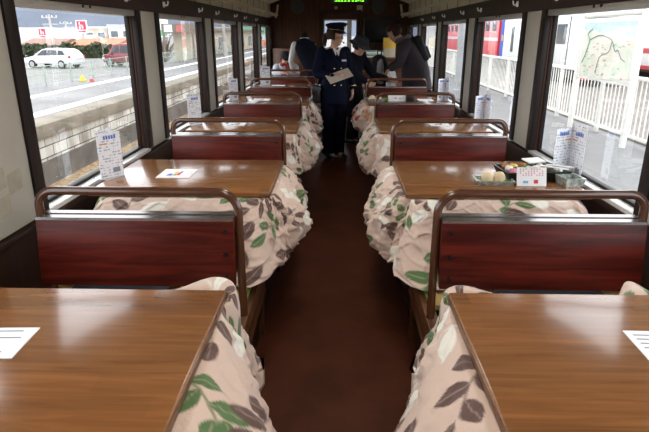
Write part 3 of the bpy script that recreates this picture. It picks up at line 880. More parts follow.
# signs with red panels
M['sign_red'] = mat('red_sign_face', (0.72, 0.035, 0.09), rough=0.4, var=0.03)
def red_sign(label, px, py, d, sz, zbase):
    p = at(px, py, d)
    r = thing('sign_board', label, 'sign', (p.x, p.y, p.z))
    one_box('board', (-sz * 0.5, 0, -sz * 0.62), (sz * 0.5, 0.15, sz * 0.5), M['white'], r)
    f = one_box('red_panel', (-sz * 0.40, -0.04, -sz * 0.30), (sz * 0.40, 0.0, sz * 0.42), M['sign_red'], r)
    t = MB()
    t.box((-sz * 0.20, -0.08, -sz * 0.22), (-sz * 0.09, -0.04, sz * 0.34), M['white'])
    t.box((-sz * 0.20, -0.08, sz * 0.02), (sz * 0.16, -0.04, sz * 0.12), M['white'])
    t.box((sz * 0.06, -0.08, -sz * 0.22), (sz * 0.17, -0.04, sz * 0.12), M['white'])
    t.build('emblem', f)
    one_box('caption', (-sz * 0.34, -0.03, -sz * 0.54), (sz * 0.34, 0.0, -sz * 0.40), M['sign_red'], r)
    one_box('pole', (-0.12, 0.02, zbase - p.z), (0.12, 0.2, -sz * 0.6), M['alu'], r)
red_sign('white sign board with red panel standing above the orange roof', 78.5, 26, 70, 1.45, -1.0)
red_sign('smaller red and white sign on the long white building', 38.5, 32.5, 80, 1.3, -1.0)
red_sign('red and white pole sign at the edge of the second left window', 165, 29, 72, 1.2, -1.0)

# utility poles
def pole(label, px, ytop, d, base=-1.0):
    p = at(px, ytop, d)
    r = thing('utility_pole', label, 'utility pole', (p.x, p.y, base))
    h = p.z - base
    t = MB(); t.cyl((0, 0, h / 2), 0.16, h, M['alu'], seg=12, r2=0.11); t.build('pole', r)
    for z in (h - 0.4, h - 1.1):
        one_box('cross_arm', (-0.9, -0.05, z), (0.9, 0.05, z + 0.1), M['alu'], r)
    t = MB()
    for x in (-0.8, -0.3, 0.3, 0.8): t.cyl((x, 0, h - 0.22), 0.05, 0.2, M['white'])
    t.build('insulator', r)
pole('grey utility pole above the brown roofed house', 45, 14, 60)
pole('utility pole rising behind the grey gable house', 62, 21, 78)
pole('utility pole standing in front of the beige station shed', 222, 14, 44, PZ)

# station shed and sign on the far platform
r = thing('station_shed', 'beige station shed with dark roof fascia on the opposite platform', 'building', (-12.9, 50, -1.0))
one_box('shed_wall', (0.0, -6, 0), (1.4, 34, 2.75), M['hcream'], r)
one_box('roof_fascia', (-0.3, -6.6, 2.75), (1.8, 34.5, 3.0), M['hbrown'], r)
for k in range(5): 
    one_box('shed_window', (1.37, -2 + k * 6, 1.1), (1.44, 0.5 + k * 6, 2.2), M['hwin'], r)
r = thing('notice_board', 'dark hanging board with pale panels under the shed roof', 'sign', (-10.9, 41.5, 1.55))
one_box('board', (-2.1, 0, 0), (0.3, 0.12, 0.68), M['hbrown'], r)
one_box('pale_panel', (-1.9, -0.03, 0.1), (-1.3, 0.0, 0.6), M['paper'], r)
one_box('red_panel', (-1.0, -0.03, 0.1), (-0.6, 0.0, 0.6), mat('faded_red', (0.5, 0.15, 0.13), 0.6), r)
one_box('post', (-2.05, 0.02, -1.8), (-1.92, 0.12, 0), M['hbrown'], r); one_box('post', (0.1, 0.02, -1.8), (0.23, 0.12, 0), M['hbrown'], r)
r = thing('sign_board', 'green and white sign board above the fence in the second left window', 'sign', (-13.7, 42.5, 1.3))
one_box('board', (-1.0, 0, 0), (0.9, 0.1, 1.5), M['white'], r)
one_box('green_panel', (-0.9, -0.03, 0.95), (0.1, 0, 1.4), mat('pale_green_panel', (0.16, 0.5, 0.26), 0.5), r)
one_box('green_panel', (0.2, -0.03, 0.1), (0.8, 0, 0.5), mat('pale_green_panel_b', (0.16, 0.5, 0.26), 0.5), r)
one_box('post', (-0.08, 0.02, -2.4), (0.08, 0.1, 0), M['alu'], r)
# bare shrub
rng = random.Random(5)
r = thing('shrub', 'bare brown shrub beside the station shed wall', 'shrub', (-15.2, 48, -1.0))
t = MB()
for i in range(150):
    a = rng.uniform(0, 2 * PI); sp_ = rng.uniform(0.2, 1.3); hh = rng.uniform(1.0, 2.6)
    t.tube([(0.1 * math.cos(a), 0.1 * math.sin(a), 0), (sp_ * 0.6 * math.cos(a), sp_ * 0.6 * math.sin(a), hh * 0.6), (sp_ * math.cos(a + 0.3), sp_ * math.sin(a + 0.3), hh)], [0.03, 0.025, 0.012], M['hbrown'], seg=5)
t.build('branches', r)
# small things on the far platform
p = at(77.5, 78, 24); p.z = PZ
t = MB(); t.lathe([(0.0, 0), (0.16, 0), (0.16, 0.03), (0.10, 0.045), (0.03, 0.22), (0.0, 0.23)], (0, 0, 0), mat('yellow_plastic', (0.75, 0.5, 0.02), 0.4), 16)
o = t.build('marker_cone', loc=(-10.3, 22.1, PZ)); tag(o, 'small yellow marker cone by the wire fence', 'cone')
t = MB(); t.lathe([(0.0, 0), (0.10, 0), (0.09, 0.05), (0.05, 0.10), (0.0, 0.11)], (0, 0, 0), M['lamp_red'], 16)
o = t.build('marker_cone', loc=(-9.8, 21.8, PZ)); tag(o, 'small red marker dome by the wire fence', 'marker')

# hills
def hills():
    rng = np.random.default_rng(4)
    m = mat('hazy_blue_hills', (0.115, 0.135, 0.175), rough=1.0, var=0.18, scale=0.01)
    t = MB()
    n = 120
    prof = []
    for i in range(n + 1):
        f = i / n
        x = -1500 + 1750 * f
        h = 48 + 16 * math.sin(f * 9.0 + 0.8) + 9 * math.sin(f * 23) + 5 * math.sin(f * 57)
        prof.append((x, h))
    rows = [[(x, 640 + 0.0 * x, -40) for x, h in prof], [(x, 760, h * 0.55) for x, h in prof], [(x, 900, h + 0) for x, h in prof], [(x, 1200, -40) for x, h in prof]]
    for a, c in zip(rows[:-1], rows[1:]):
        for i in range(n): t.poly([a[i], a[i + 1], c[i + 1], c[i]], m)
    bmesh.ops.remove_doubles(t.bm, verts=t.bm.verts, dist=0.01)
    o = t.build('hills', smooth=80); o['kind'] = 'structure'
hills()
flat('valley_ground', -1500, 600, 140, 700, -1.6, M['street'])

# ------------------------------------------------------------------ outside, right: platform, fence, map board, trains
flat('platform_paving', 1.62, 5.25, -6, 60, PZ, M['asphalt'], 1.2)
flat('gravel_strip', 5.25, 40, -30, 140, -0.62, mat('gravel_brown_grey', (0.19, 0.17, 0.15), 0.95, var=0.55, scale=7, bump=1.0, bscale=12), 0.6)
o = one_box('kerb_strip', (5.18, -6, PZ - 0.3), (5.34, 60, PZ + 0.03), M['coping']); o['kind'] = 'structure'
# white railing: panels of the same make
FX = 5.0
def make_panel():
    r = empty('railing_panel')
    t = MB(); t.box((-0.03, 0, 1.06), (0.03, 1.995, 1.12), M['fence_white'], 0.008); t.build('top_rail', r)
    t = MB(); t.box((-0.022, 0, 0.10), (0.022, 2.0, 0.15), M['fence_white'], 0.005); t.build('bottom_rail', r)
    for k in range(14):
        y = 0.07 + k * (2.0 - 0.0) / 14
        t = MB(); t.box((-0.009, y - 0.009, 0.14), (0.009, y + 0.009, 1.07), M['fence_white']); t.build('bar', r)
    t = MB(); t.box((-0.035, -0.035, 0.0), (0.035, 0.035, 1.13), M['fence_white'], 0.006); t.build('post', r)
    return r
pn = None
names = ['beside the map board', 'past the map board']
for k in range(14):
    y = 4.6 + k * 2.0
    if pn is None: pn = make_panel(); o = pn
    else: o = copy_thing(pn)
    o.location = (FX, y, PZ)
    tag(o, 'white vertical-bar railing panel on the platform outside the right-hand windows', 'railing', 'white platform railing panels')

# map board
def map_mat():
    m, nt, b = new_mat('printed_area_map')
    v = coords(nt, (1, 1, 1))
    nz = N(nt, 'ShaderNodeTexNoise'); nz.inputs['Scale'].default_value = 2.6; nz.inputs['Detail'].default_value = 6
    nt.links.new(v, nz.inputs['Vector'])
    r = ramp(nt, [(0.36, (0.64, 0.62, 0.51)), (0.5, (0.70, 0.68, 0.60)), (0.57, (0.63, 0.67, 0.55)), (0.66, (0.54, 0.61, 0.49))])
    nt.links.new(nz.outputs['Fac'], r.inputs['Fac']); nt.links.new(r.outputs['Color'], b.inputs['Base Color'])
    b.inputs['Roughness'].default_value = 0.3
    return m
r = thing('map_board', 'large white-framed area map board standing on two posts at the white railing', 'map board', (4.72, 9.0, PZ))
L = 2.15
for y in (0, L):
    t = MB(); t.tube([(0, y, 0), (0, y, 2.02), (0, y + (0.10 if y == 0 else -0.10), 2.12), (0, L / 2, 2.12)], 0.05, M['fence_white'], seg=10, smooth=3)
    t.build('post', r)
t = MB(); t.box((-0.03, 0.06, 0.98), (0.03, L - 0.06, 2.06), M['fence_white'], 0.01); bd = t.build('board_back', r)
t = MB(); t.box((-0.036, 0.12, 1.03), (-0.028, L - 0.12, 2.0), map_mat()); mp = t.build('map_sheet', r)
rt = mat('map_route_grey', (0.16, 0.18, 0.22), 0.5)
t = MB()
Yp = lambda u, v: (-0.040, L - 0.12 - u * (L - 0.24), 2.0 - v * 0.97)
t.tube([Yp(*q) for q in ((0.05, 0.75), (0.12, 0.55), (0.16, 0.32), (0.1, 0.22), (0.2, 0.12))], 0.006, rt, seg=6, smooth=4)
t.tube([Yp(*q) for q in ((0.16, 0.32), (0.35, 0.24), (0.52, 0.27), (0.62, 0.33), (0.70, 0.5), (0.75, 0.48), (0.82, 0.6), (0.9, 0.66))], 0.008, rt, seg=6, smooth=4)
t.tube([Yp(*q) for q in ((0.62, 0.33), (0.58, 0.52), (0.42, 0.62), (0.38, 0.9))], 0.006, rt, seg=6, smooth=4)
t.build('route_line', mp)
t = MB()
t.prism([(L - 0.13, 1.99), (L - 0.13, 1.86), (L - 0.5, 1.88), (L - 0.9, 1.80), (L - 1.3, 1.86), (L - 1.6, 1.82), (0.13, 1.72), (0.13, 1.99)], 'x', -0.039, -0.037, mat('map_water_blue', (0.48, 0.62, 0.72), 0.35))
t.build('map_water', mp)
rng = random.Random(9)
t = MB()
cols = [mat('map_tick_%s' % n, c, 0.5) for n, c in (('red', (0.65, 0.2, 0.2)), ('green', (0.25, 0.5, 0.25)), ('grey', (0.4, 0.4, 0.42)))]
for i in range(46):
    u, v = rng.uniform(0.1, 0.92), rng.uniform(0.3, 0.95); q = Yp(u, v)
    t.box((-0.041, q[1] - rng.uniform(0.02, 0.06), q[2] - 0.008), (-0.037, q[1] + 0.02, q[2] + 0.008), rng.choice(cols))
t.build('map_print', mp)

# canopy column
r = thing('platform_column', 'pale grey round column on the platform in the third right window', 'column', (3.5, 16.2, PZ))
t = MB(); t.lathe([(0.16, 0), (0.16, 0.25), (0.13, 0.27), (0.13, 3.3), (0.17, 3.32), (0.17, 3.4)], (0, 0, 0), mat('pale_grey_paint', (0.40, 0.41, 0.42), 0.5), 20); t.build('shaft', r)
t = MB(); t.tube([(0, 0, 2.9), (0.5, 0, 3.3), (0.9, 0, 3.38)], 0.05, M['fence_white']); t.build('bracket', r)

# trains
M['tr_white'] = mat('train_white', (0.70, 0.70, 0.69), rough=0.3, var=0.02, coat=0.3)
M['tr_blue'] = mat('train_blue', (0.03, 0.10, 0.55), rough=0.3, var=0.03)
M['tr_red'] = mat('train_red', (0.60, 0.045, 0.06), rough=0.3, var=0.03)
M['tr_dark'] = mat('train_underframe', (0.035, 0.035, 0.04), rough=0.7, var=0.2)
M['tr_win'] = mat('train_window', (0.10, 0.11, 0.12), rough=0.08, var=0.1)
M['yellow'] = mat('yellow_panel', (0.75, 0.5, 0.05), rough=0.4)
def train(label, x0, x1, y0, y1, body, zf=0.12, zr=2.75, stripes=(), front=None, wz=(1.1, 1.95), win_w=0.95, gap=1.7, start=0.6, doors=()):
    """railcar parallel to the track; near end at y0"""
    zg = -0.62
    r = thing('railcar', label, 'train', ((x0 + x1) / 2, y0, zg))
    w2 = (x1 - x0) / 2; L_ = y1 - y0; zb, zt = zf - zg, zr - zg
    t = MB()
    t.prism([(-w2, zb), (-w2, zt - 0.4), (-w2 + 0.15, zt - 0.12), (-w2 * 0.5, zt), (w2 * 0.5, zt), (w2 - 0.15, zt - 0.12), (w2, zt - 0.4), (w2, zb)], 'y', 0, L_, body)
    bo = t.build('car_body', r)
    one_box('underframe', (-w2 + 0.1, 0.4, 0.35), (w2 - 0.1, L_ - 0.4, zb), M['tr_dark'], r)
    for y in (2.2, 4.2, L_ - 4.2, L_ - 2.2):
        if 0 < y < L_:
            t = MB(); t.cyl((0, y, 0.42), 0.42, 2 * w2 - 0.5, M['tr_dark'], 'x', 20); t.build('wheelset', r)
    for z0, z1, m in stripes:
        one_box('stripe', (-w2 - 0.012, 0.0, z0 - zg), (-w2 + 0.01, L_, z1 - zg), m, bo)
    y = start
    while y + win_w < L_ - 0.3:
        if not any(a - 0.2 < y + win_w / 2 < c + 0.2 for a, c in doors):
            t = MB(); t.box((-w2 - 0.02, y, wz[0] - zg), (-w2 + 0.02, y + win_w, wz[1] - zg), M['tr_win'], 0.012); t.build('train_window', r)
        y += gap
    for a, c in doors:
        dd = one_box('train_door', (-w2 - 0.018, a, zb + 0.05), (-w2 + 0.02, c, zt - 0.5), body, r, 0.008)
        one_box('door_window', (-w2 - 0.03, a + 0.25, wz[0] - zg), (-w2 + 0.0, c - 0.25, wz[1] - zg), M['tr_win'], dd)
        one_box('door_seam', (-w2 - 0.024, a - 0.02, zb + 0.05), (-w2 - 0.01, a + 0.02, zt - 0.5), M['tr_dark'], dd)
        one_box('door_seam', (-w2 - 0.024, c - 0.02, zb + 0.05), (-w2 - 0.01, c + 0.02, zt - 0.5), M['tr_dark'], dd)
    if front:
        one_box('front_panel', (-w2 + 0.05, -0.05, zb + 0.1), (w2 - 0.05, 0.02, zb + 0.75), front, r, 0.01)
        one_box('front_window', (-w2 + 0.2, -0.06, zb + 0.85), (w2 - 0.2, 0.02, zt - 0.55), M['tr_win'], r, 0.02)
        sk = one_box('skirt', (-w2 + 0.1, -0.12, 0.28), (w2 - 0.1, 0.05, zb), M['tr_red'], r, 0.01)
        for k in range(4):
            x = -w2 + 0.45 + k * 0.42
            one_box('skirt_slot', (x - 0.09, -0.135, 0.36), (x + 0.09, -0.1, zb - 0.1), M['tr_dark'], sk)
    return r
train('white railcar with blue front and red skirt behind the map board', 10.0, 12.5, 24.0, 31.0, M['tr_white'], front=M['tr_blue'], doors=((1.0, 2.6),), start=4.2, win_w=0.6, gap=1.2)
train('red railcar with white stripe behind the white railing', 10.0, 12.6, 36.0, 54.0, M['tr_red'], stripes=((1.1, 1.3, M['tr_white']),), wz=(1.7, 2.3))
train('white railcar with two red stripes on the far track', 15.2, 18.0, 8.0, 32.0, M['tr_white'], stripes=((0.62, 0.86, M['tr_red']), (-0.14, 0.04, M['tr_red'])), zf=-0.14, wz=(1.0, 1.75), win_w=0.75, gap=1.25)
tb = train('short white railcar with blue corner strips coupled before the red railcar', 10.0, 12.5, 31.3, 35.4, M['tr_white'], wz=(0.55, 1.9), win_w=0.45, gap=2.0, start=1.5)
one_box('corner_strip', (-1.27, 0.0, 0.75), (-1.2, 0.35, 3.0), M['tr_blue'], tb)
one_box('corner_strip', (-1.27, 3.5, 0.75), (-1.2, 4.1, 3.0), M['tr_blue'], tb)
one_box('yellow_panel', (-1.29, 3.55, 1.75), (-1.2, 3.8, 2.1), M['yellow'], tb)
house('station_building', 'pale building beyond the platform end in the third right window', 436, 474, 30, 24, 60, M['hw'], M['roof_grey'], 8, True, base=-0.7, nwin=3, cat='building')
flat('far_ground', 1.6, 200, 60, 140, -0.7, M['street'])
# ------------------------------------------------------------------ things on the tables
TT = 0.7805
def menu_mat():
    m, nt, b = new_mat('printed_menu_sheet')
    v = coords(nt, (1, 1, 1))
    sx = N(nt, 'ShaderNodeSeparateXYZ'); nt.links.new(v, sx.inputs[0])
    # text rows: repeating bands broken up by noise
    mo = N(nt, 'ShaderNodeMath'); mo.operation = 'FRACT'
    ml = N(nt, 'ShaderNodeMath'); ml.operation = 'MULTIPLY'; ml.inputs[1].default_value = 62
    nt.links.new(sx.outputs['Z'], ml.inputs[0]); nt.links.new(ml.outputs[0], mo.inputs[0])
    gt = N(nt, 'ShaderNodeMath'); gt.operation = 'GREATER_THAN'; gt.inputs[1].default_value = 0.55
    nt.links.new(mo.outputs[0], gt.inputs[0])
    nz = N(nt, 'ShaderNodeTexNoise'); nz.inputs['Scale'].default_value = 85; nz.inputs['Detail'].default_value = 2
    v2 = coords(nt, (1, 1, 0.4)); nt.links.new(v2, nz.inputs['Vector'])
    g2 = N(nt, 'ShaderNodeMath'); g2.operation = 'GREATER_THAN'; g2.inputs[1].default_value = 0.52
    nt.links.new(nz.outputs['Fac'], g2.inputs[0])
    mm = N(nt, 'ShaderNodeMath'); mm.operation = 'MULTIPLY'; nt.links.new(gt.outputs[0], mm.inputs[0]); nt.links.new(g2.outputs[0], mm.inputs[1])
    m2 = N(nt, 'ShaderNodeMath'); m2.operation = 'MULTIPLY'; m2.inputs[1].default_value = 0.75; nt.links.new(mm.outputs[0], m2.inputs[0])
    mx = N(nt, 'ShaderNodeMix'); mx.data_type = 'RGBA'
    mx.inputs[6].default_value = (0.86, 0.88, 0.93, 1); mx.inputs[7].default_value = (0.22, 0.25, 0.40, 1)
    nt.links.new(m2.outputs[0], mx.inputs[0]); nt.links.new(mx.outputs[2], b.inputs['Base Color'])
    b.inputs['Roughness'].default_value = 0.5
    return m
M['menu'] = menu_mat()
M['blue_ink'] = mat('blue_heading_ink', (0.06, 0.16, 0.55), 0.6)
M['orange_ink'] = mat('orange_heading_ink', (0.75, 0.30, 0.06), 0.6)
M['red_ink'] = mat('red_ink', (0.65, 0.05, 0.06), 0.6)
M['grey_ink'] = mat('grey_ink', (0.25, 0.27, 0.33), 0.6)
M['clear'] = glass_mat('clear_acrylic', (0.93, 0.95, 0.96))

def menu_stand(label, x, y, rz, h=0.265, w=0.135, half=0.2):
    """two printed sheets standing in a V with a fold towards -x (local)"""
    r = thing('menu_stand', label, 'menu', (x, y, TT), rz, 'folded menus by the windows')
    for k, a in enumerate((half, -half)):
        mt = Matrix.Rotation(a, 4, 'Z')
        t = MB(); t.box((0, -0.0012, 0), (w, 0.0012, h if k == 0 else h * 0.94), M['menu'], mtx=mt)
        pg = t.build('printed_sheet', r)
        for s in (-1, 1):
            t = MB()
            x0 = w * 0.28
            for q in range(5):
                zz = h * 0.80
                t.box((x0 + q * w * 0.11, s * 0.0017 - 0.0006, zz), (x0 + q * w * 0.11 + w * 0.075, s * 0.0017 + 0.0006, zz + 0.020), M['blue_ink'], mtx=mt)
            t.build('heading', pg)
            t = MB()
            t.box((w * 0.1, s * 0.0017 - 0.0006, h * 0.70), (w * 0.42, s * 0.0017 + 0.0006, h * 0.725), M['orange_ink'], mtx=mt); t.build('orange_line', pg)
            t = MB(); t.box((w * 0.55, s * 0.0017 - 0.0006, h * 0.10), (w * 0.85, s * 0.0017 + 0.0006, h * 0.2), M['grey_ink'], mtx=mt)
            t.build('print_block', pg)
    t = MB(); t.box((-0.005, -0.05, 0), (w * 0.9, 0.05, 0.004), M['clear'], 0.001); t.build('base_sheet', r)
    return r
side_n = {-1: 'left', 1: 'right'}
for s in (-1, 1):
    for k in ((1, 2, 3, 4) if s < 0 else (1, 2, 3)):
        lab = 'white folded menu standing by the window on the %s %s table' % (ORD[k], side_n[s])
        if s > 0 and k == 1: menu_stand(lab, 1.318, 3.06, -2.01, 0.29, 0.135, 0.59)
        elif s > 0: menu_stand(lab, 1.30, TY[k] + 0.02, -1.95, 0.27, 0.135, 0.5)
        elif k == 4: menu_stand(lab, -1.22, TY[k] + 0.05, 0.75, 0.30, 0.16, 0.25)
        else: menu_stand(lab, -1.315, TY[k] - 0.14, 1.12, 0.27, 0.14, 0.22)
# paper cards
def card(label, x, y, rz, w=0.15, d=0.105, logo=True, name='paper_card', cat='card'):
    r = thing(name, label, cat, (x, y, TT), rz)
    t = MB(); t.box((-w / 2, -d / 2, 0.0), (w / 2, d / 2, 0.003), M['paper']); sh = t.build('sheet', r)
    if logo:
        t = MB(); rngc = random.Random(2)
        cs = [mat('logo_' + n, c, 0.6) for n, c in (('blue', (0.05, 0.08, 0.5)), ('red', (0.7, 0.05, 0.08)), ('yellow', (0.8, 0.6, 0.03)), ('green', (0.1, 0.4, 0.12)), ('violet', (0.3, 0.08, 0.45)))] if 'logo_blue' not in bpy.data.materials else [bpy.data.materials['logo_' + n] for n in ('blue', 'red', 'yellow', 'green', 'violet')]
        for i, (px, py, pw, ph) in enumerate(((-0.026, -0.018, 0.024, 0.022), (0.010, -0.008, 0.020, 0.034), (-0.006, 0.008, 0.020, 0.022), (-0.004, -0.018, 0.018, 0.02), (0.014, 0.012, 0.014, 0.022))):
            t.prism([(1.3 * (px - pw / 2), 1.9 * (py - ph / 2)), (1.3 * (px + pw / 2), 1.9 * (py - ph / 2)), (1.3 * (px + pw * 0.35), 1.9 * (py + ph / 2)), (1.3 * (px - pw * 0.2), 1.9 * (py + ph * 0.4))], 'z', 0.003, 0.0036, cs[i])
        t.build('printed_logo', sh)
    return r
card('white card with colourful logo lying on the second left table', -0.93, 3.02, 0.0, 0.19, 0.20)
card('white card with small colourful logo on the third left table', -0.91, 4.83, 0.03, 0.16, 0.20)
card('white card with blue print on the fourth left table', -0.94, 6.70, 0.0, 0.20, 0.2, True)
card('white card lying on the fifth left table', -0.94, 8.60, 0.0, 0.20, 0.2, False)
card('white card with coloured logo on the third right table', 0.90, 4.86, 0.0, 0.17, 0.2)
card('plain white card lying on the fourth right table', 1.06, 6.72, 0.0, 0.18, 0.2, False)
# papers on the nearest tables
def sheet(label, x, y, rz, w, d):
    r = thing('paper_sheet', label, 'paper', (x, y, TT), rz)
    t = MB(); t.box((-w / 2, -d / 2, 0), (w / 2, d / 2, 0.0025), M['paper']); sh = t.build('sheet', r)
    t = MB()
    for i in range(7):
        t.box((-w * 0.42, d * 0.36 - i * d * 0.115, 0.0025), (w * random.Random(i).uniform(-0.05, 0.4), d * 0.36 - i * d * 0.115 + 0.005, 0.003), M['grey_ink'])
    t.box((-w * 0.40, -d * 0.35, 0.0025), (-w * 0.1, -d * 0.1, 0.0031), mat('pale_blue_print', (0.45, 0.58, 0.75), 0.6))
    t.build('print', sh)
p = at(3, 344, 1.38)
sheet('white printed sheet lying on the first left table', p.x - 0.06, p.y + 0.01, 0.04, 0.21, 0.148)
p = at(660, 335, 1.40)
sheet('white sheet at the window end of the first right table', p.x + 0.05, p.y - 0.005, -0.03, 0.21, 0.18)

# food on the second right table
M['plate'] = mat('patterned_foil_tray', (0.40, 0.45, 0.42), rough=0.22, metal=0.3, var=0.5, scale=60)
M['bun'] = mat('pale_rice_bun', (0.72, 0.58, 0.36), rough=0.6, var=0.12, scale=18)
M['foods'] = [mat('food_' + n, c, 0.5, var=0.3, scale=50) for n, c in (('white_rice', (0.78, 0.76, 0.70)), ('pink_pickle', (0.62, 0.22, 0.30)), ('green_leaf', (0.10, 0.28, 0.05)), ('orange_carrot', (0.70, 0.25, 0.04)), ('brown_fry', (0.32, 0.14, 0.04)), ('yellow_egg', (0.80, 0.58, 0.12)), ('dark_seaweed', (0.03, 0.035, 0.02)))]
def tray(name, label, cat, x, y, rz, w, d, h, m, group=None):
    r = thing(name, label, cat, (x, y, TT), rz)
    t = MB()
    f = 0.86; th = 0.004
    o0 = [(-w / 2 * f, -d / 2 * f, 0), (w / 2 * f, -d / 2 * f, 0), (w / 2 * f, d / 2 * f, 0), (-w / 2 * f, d / 2 * f, 0)]
    o1 = [(-w / 2, -d / 2, h), (w / 2, -d / 2, h), (w / 2, d / 2, h), (-w / 2, d / 2, h)]
    i1 = [(a * (1 - 2 * th / w * 2), b_ * (1 - 2 * th / d * 2), h) for a, b_, c in o1]
    i0 = [(a * 0.95, b_ * 0.95, th) for a, b_, c in o0]
    t.rings([o0, o1, i1, i0], m)
    t.build('tray_shell', r, smooth=0)
    return r
PX2, PY2 = 0.845, 2.86
tray('snack_plate', 'small patterned tray holding two pale buns on the second right table', 'tray', PX2, PY2, -0.06, 0.205, 0.13, 0.025, M['plate'])
for k, (dx, dy, a) in enumerate(((-0.035, 0.0, 0.2), (0.03, 0.004, -0.2))):
    t = MB()
    t.lathe([(0.0, 0), (0.026, 0.002), (0.033, 0.018), (0.030, 0.038), (0.018, 0.054), (0.0, 0.058)], (0, 0, 0), M['bun'], 18)
    o = t.build('rice_bun', loc=(PX2 + dx, PY2 + dy, TT + 0.005), smooth=60)
    tag(o, ('pale bun in the small tray, the one toward the aisle', 'pale bun in the small tray, the one toward the lunch box')[k], 'bun', 'buns in the tray')
t = MB(); t.prism([(-0.03, -0.012), (0.0, -0.024), (0.032, -0.01), (0.03, 0.014), (0.0, 0.022), (-0.03, 0.012)], 'z', 0, 0.008, M['foods'][2])
tag(t.build('leaf_garnish', loc=(PX2 + 0.075, PY2 - 0.01, TT + 0.008)), 'green leaf garnish in the small tray beside the buns', 'garnish')
BX, BYY = 1.085, 2.985
tray('lunch_box', 'black takeaway lunch box full of food on the second right table', 'lunch box', BX, BYY, 0.10, 0.36, 0.22, 0.055, M['black'])
rng = random.Random(12)
fn = ['white_rice_ball', 'pink_pickle', 'green_salad_leaf', 'carrot_slice', 'fried_cutlet', 'egg_roll', 'seaweed_roll']
fl = ['white rice ball', 'pink pickle heap', 'green salad leaf', 'orange carrot piece', 'brown fried cutlet', 'yellow egg roll', 'dark seaweed roll']
where = ['at the aisle end of', 'in the middle of', 'at the window end of']
n = 0
for i in range(6):
    for j in range(3):
        k = [[1, 0, 4], [4, 6, 5], [0, 2, 4], [4, 0, 6], [6, 4, 0], [0, 2, 6]][i][j]
        px, py = -0.128 + i * 0.051, -0.058 + j * 0.058
        c, s_ = math.cos(0.10), math.sin(0.10)
        t = MB()
        t.ball((0, 0, 0), (0.024, 0.027, 0.019), M['foods'][k], 12)
        for v in t.bm.verts:
            v.co *= 1 + 0.18 * math.sin(v.co.x * 160 + i) * math.cos(v.co.y * 140 + j)
        o = t.build(fn[k], loc=(BX + px * c - py * s_, BYY + px * s_ + py * c, TT + 0.048 + rng.uniform(-0.003, 0.006)), smooth=60)
        tag(o, '%s %s the black lunch box' % (fl[k], where[min(2, i // 2)]), 'food', 'food in the lunch box, ' + fl[k] + ' ' + where[min(2, i // 2)])
# napkin pack and chopstick packets in front
t = MB(); t.box((-0.055, -0.04, 0), (0.055, 0.04, 0.008), M['paper'], 0.002)
tag(t.build('paper_napkin', loc=(1.13, 3.085, TT + 0.072), rot=(0.10, 0.0, 0.3)), 'folded white napkin resting on the far side of the lunch box', 'napkin')
for k in range(3):
    t = MB(); t.box((-0.07, -0.007, 0), (0.07, 0.007, 0.006), M['paper' if k != 1 else 'plate'], 0.001)
    tag(t.build('chopstick_packet', loc=(1.19 + 0.02 * k, 2.92 + 0.02 * k, TT + 0.070), rot=(0, 0.0, -0.7 + 0.12 * k)), 'narrow wrapped chopstick packet lying over the window end of the lunch box', 'chopsticks', 'chopstick packets on the lunch box')
tray('foil_dish', 'shiny foil dish at the window end of the lunch box', 'dish', 1.245, 2.84, 0.15, 0.11, 0.12, 0.045, M['plate'])
# little sign card
r = thing('sign_card', 'small white sign card with pink writing propped before the lunch box', 'sign', (1.03, 2.80, TT))
mt = Matrix.Rotation(-0.30, 4, 'X')
t = MB(); t.box((-0.078, -0.0015, 0), (0.078, 0.0015, 0.10), M['paper'], mtx=mt); sh = t.build('card_face', r)
t = MB(); pk = mat('pink_ink', (0.72, 0.30, 0.34), 0.6)
for i in range(9):
    for j in range(4):
        if (i * 7 + j * 3) % 5 == 0: continue
        x = -0.062 + i * 0.0145
        t.box((x, -0.0025, 0.055 + j * 0.0105), (x + 0.006, -0.0014, 0.0615 + j * 0.0105), pk, mtx=mt)
t.build('writing', sh)
t = MB(); t.box((-0.045, -0.0025, 0.015), (-0.018, -0.0014, 0.028), mat('cyan_ink', (0.15, 0.5, 0.75), 0.6), mtx=mt); t.box((0.012, -0.0025, 0.014), (0.034, -0.0014, 0.034), M['red_ink'], mtx=mt); t.build('pictures', sh)
t = MB(); t.box((-0.03, 0.028, 0), (0.03, 0.031, 0.09), M['paper'], mtx=Matrix.Rotation(0.28, 4, 'X') @ Matrix.Translation((0, 0.022, 0))); t.build('prop_leg', r)

# food on the fourth right table
X4, Y4 = 0.45, 6.62
tray('snack_plate', 'small tray with two pale buns on the fourth right table', 'tray', X4, Y4, 0.0, 0.22, 0.14, 0.03, M['plate'])
for k, (dx, dy) in enumerate(((-0.045, 0.0), (0.03, 0.01))):
    t = MB(); t.lathe([(0.0, 0), (0.03, 0.002), (0.038, 0.02), (0.034, 0.042), (0.018, 0.06), (0.0, 0.064)], (0, 0, 0), M['bun'], 16)
    tag(t.build('rice_bun', loc=(X4 + dx, Y4 + dy, TT + 0.005), smooth=60), ('pale bun in the fourth-table tray nearest the aisle', 'pale bun in the fourth-table tray toward the sign')[k], 'bun', 'buns in the tray on the fourth right table')
t = MB(); t.ball((0, 0, 0.02), (0.03, 0.024, 0.018), M['foods'][2], 10); tag(t.build('leaf_garnish', loc=(X4 + 0.125, Y4 - 0.02, TT)), 'green garnish beside the tray on the fourth right table', 'garnish')
r = thing('sign_card', 'white sign card standing on the fourth right table', 'sign', (0.70, 6.60, TT))
t = MB(); t.box((-0.105, -0.0015, 0), (0.105, 0.0015, 0.085), M['paper'], mtx=mt); sh = t.build('card_face', r)
t = MB(); t.box((-0.03, -0.0025, 0.03), (0.0, -0.0014, 0.04), M['red_ink'], mtx=mt); t.box((0.02, -0.0025, 0.03), (0.05, -0.0014, 0.036), M['grey_ink'], mtx=mt); t.build('writing', sh)
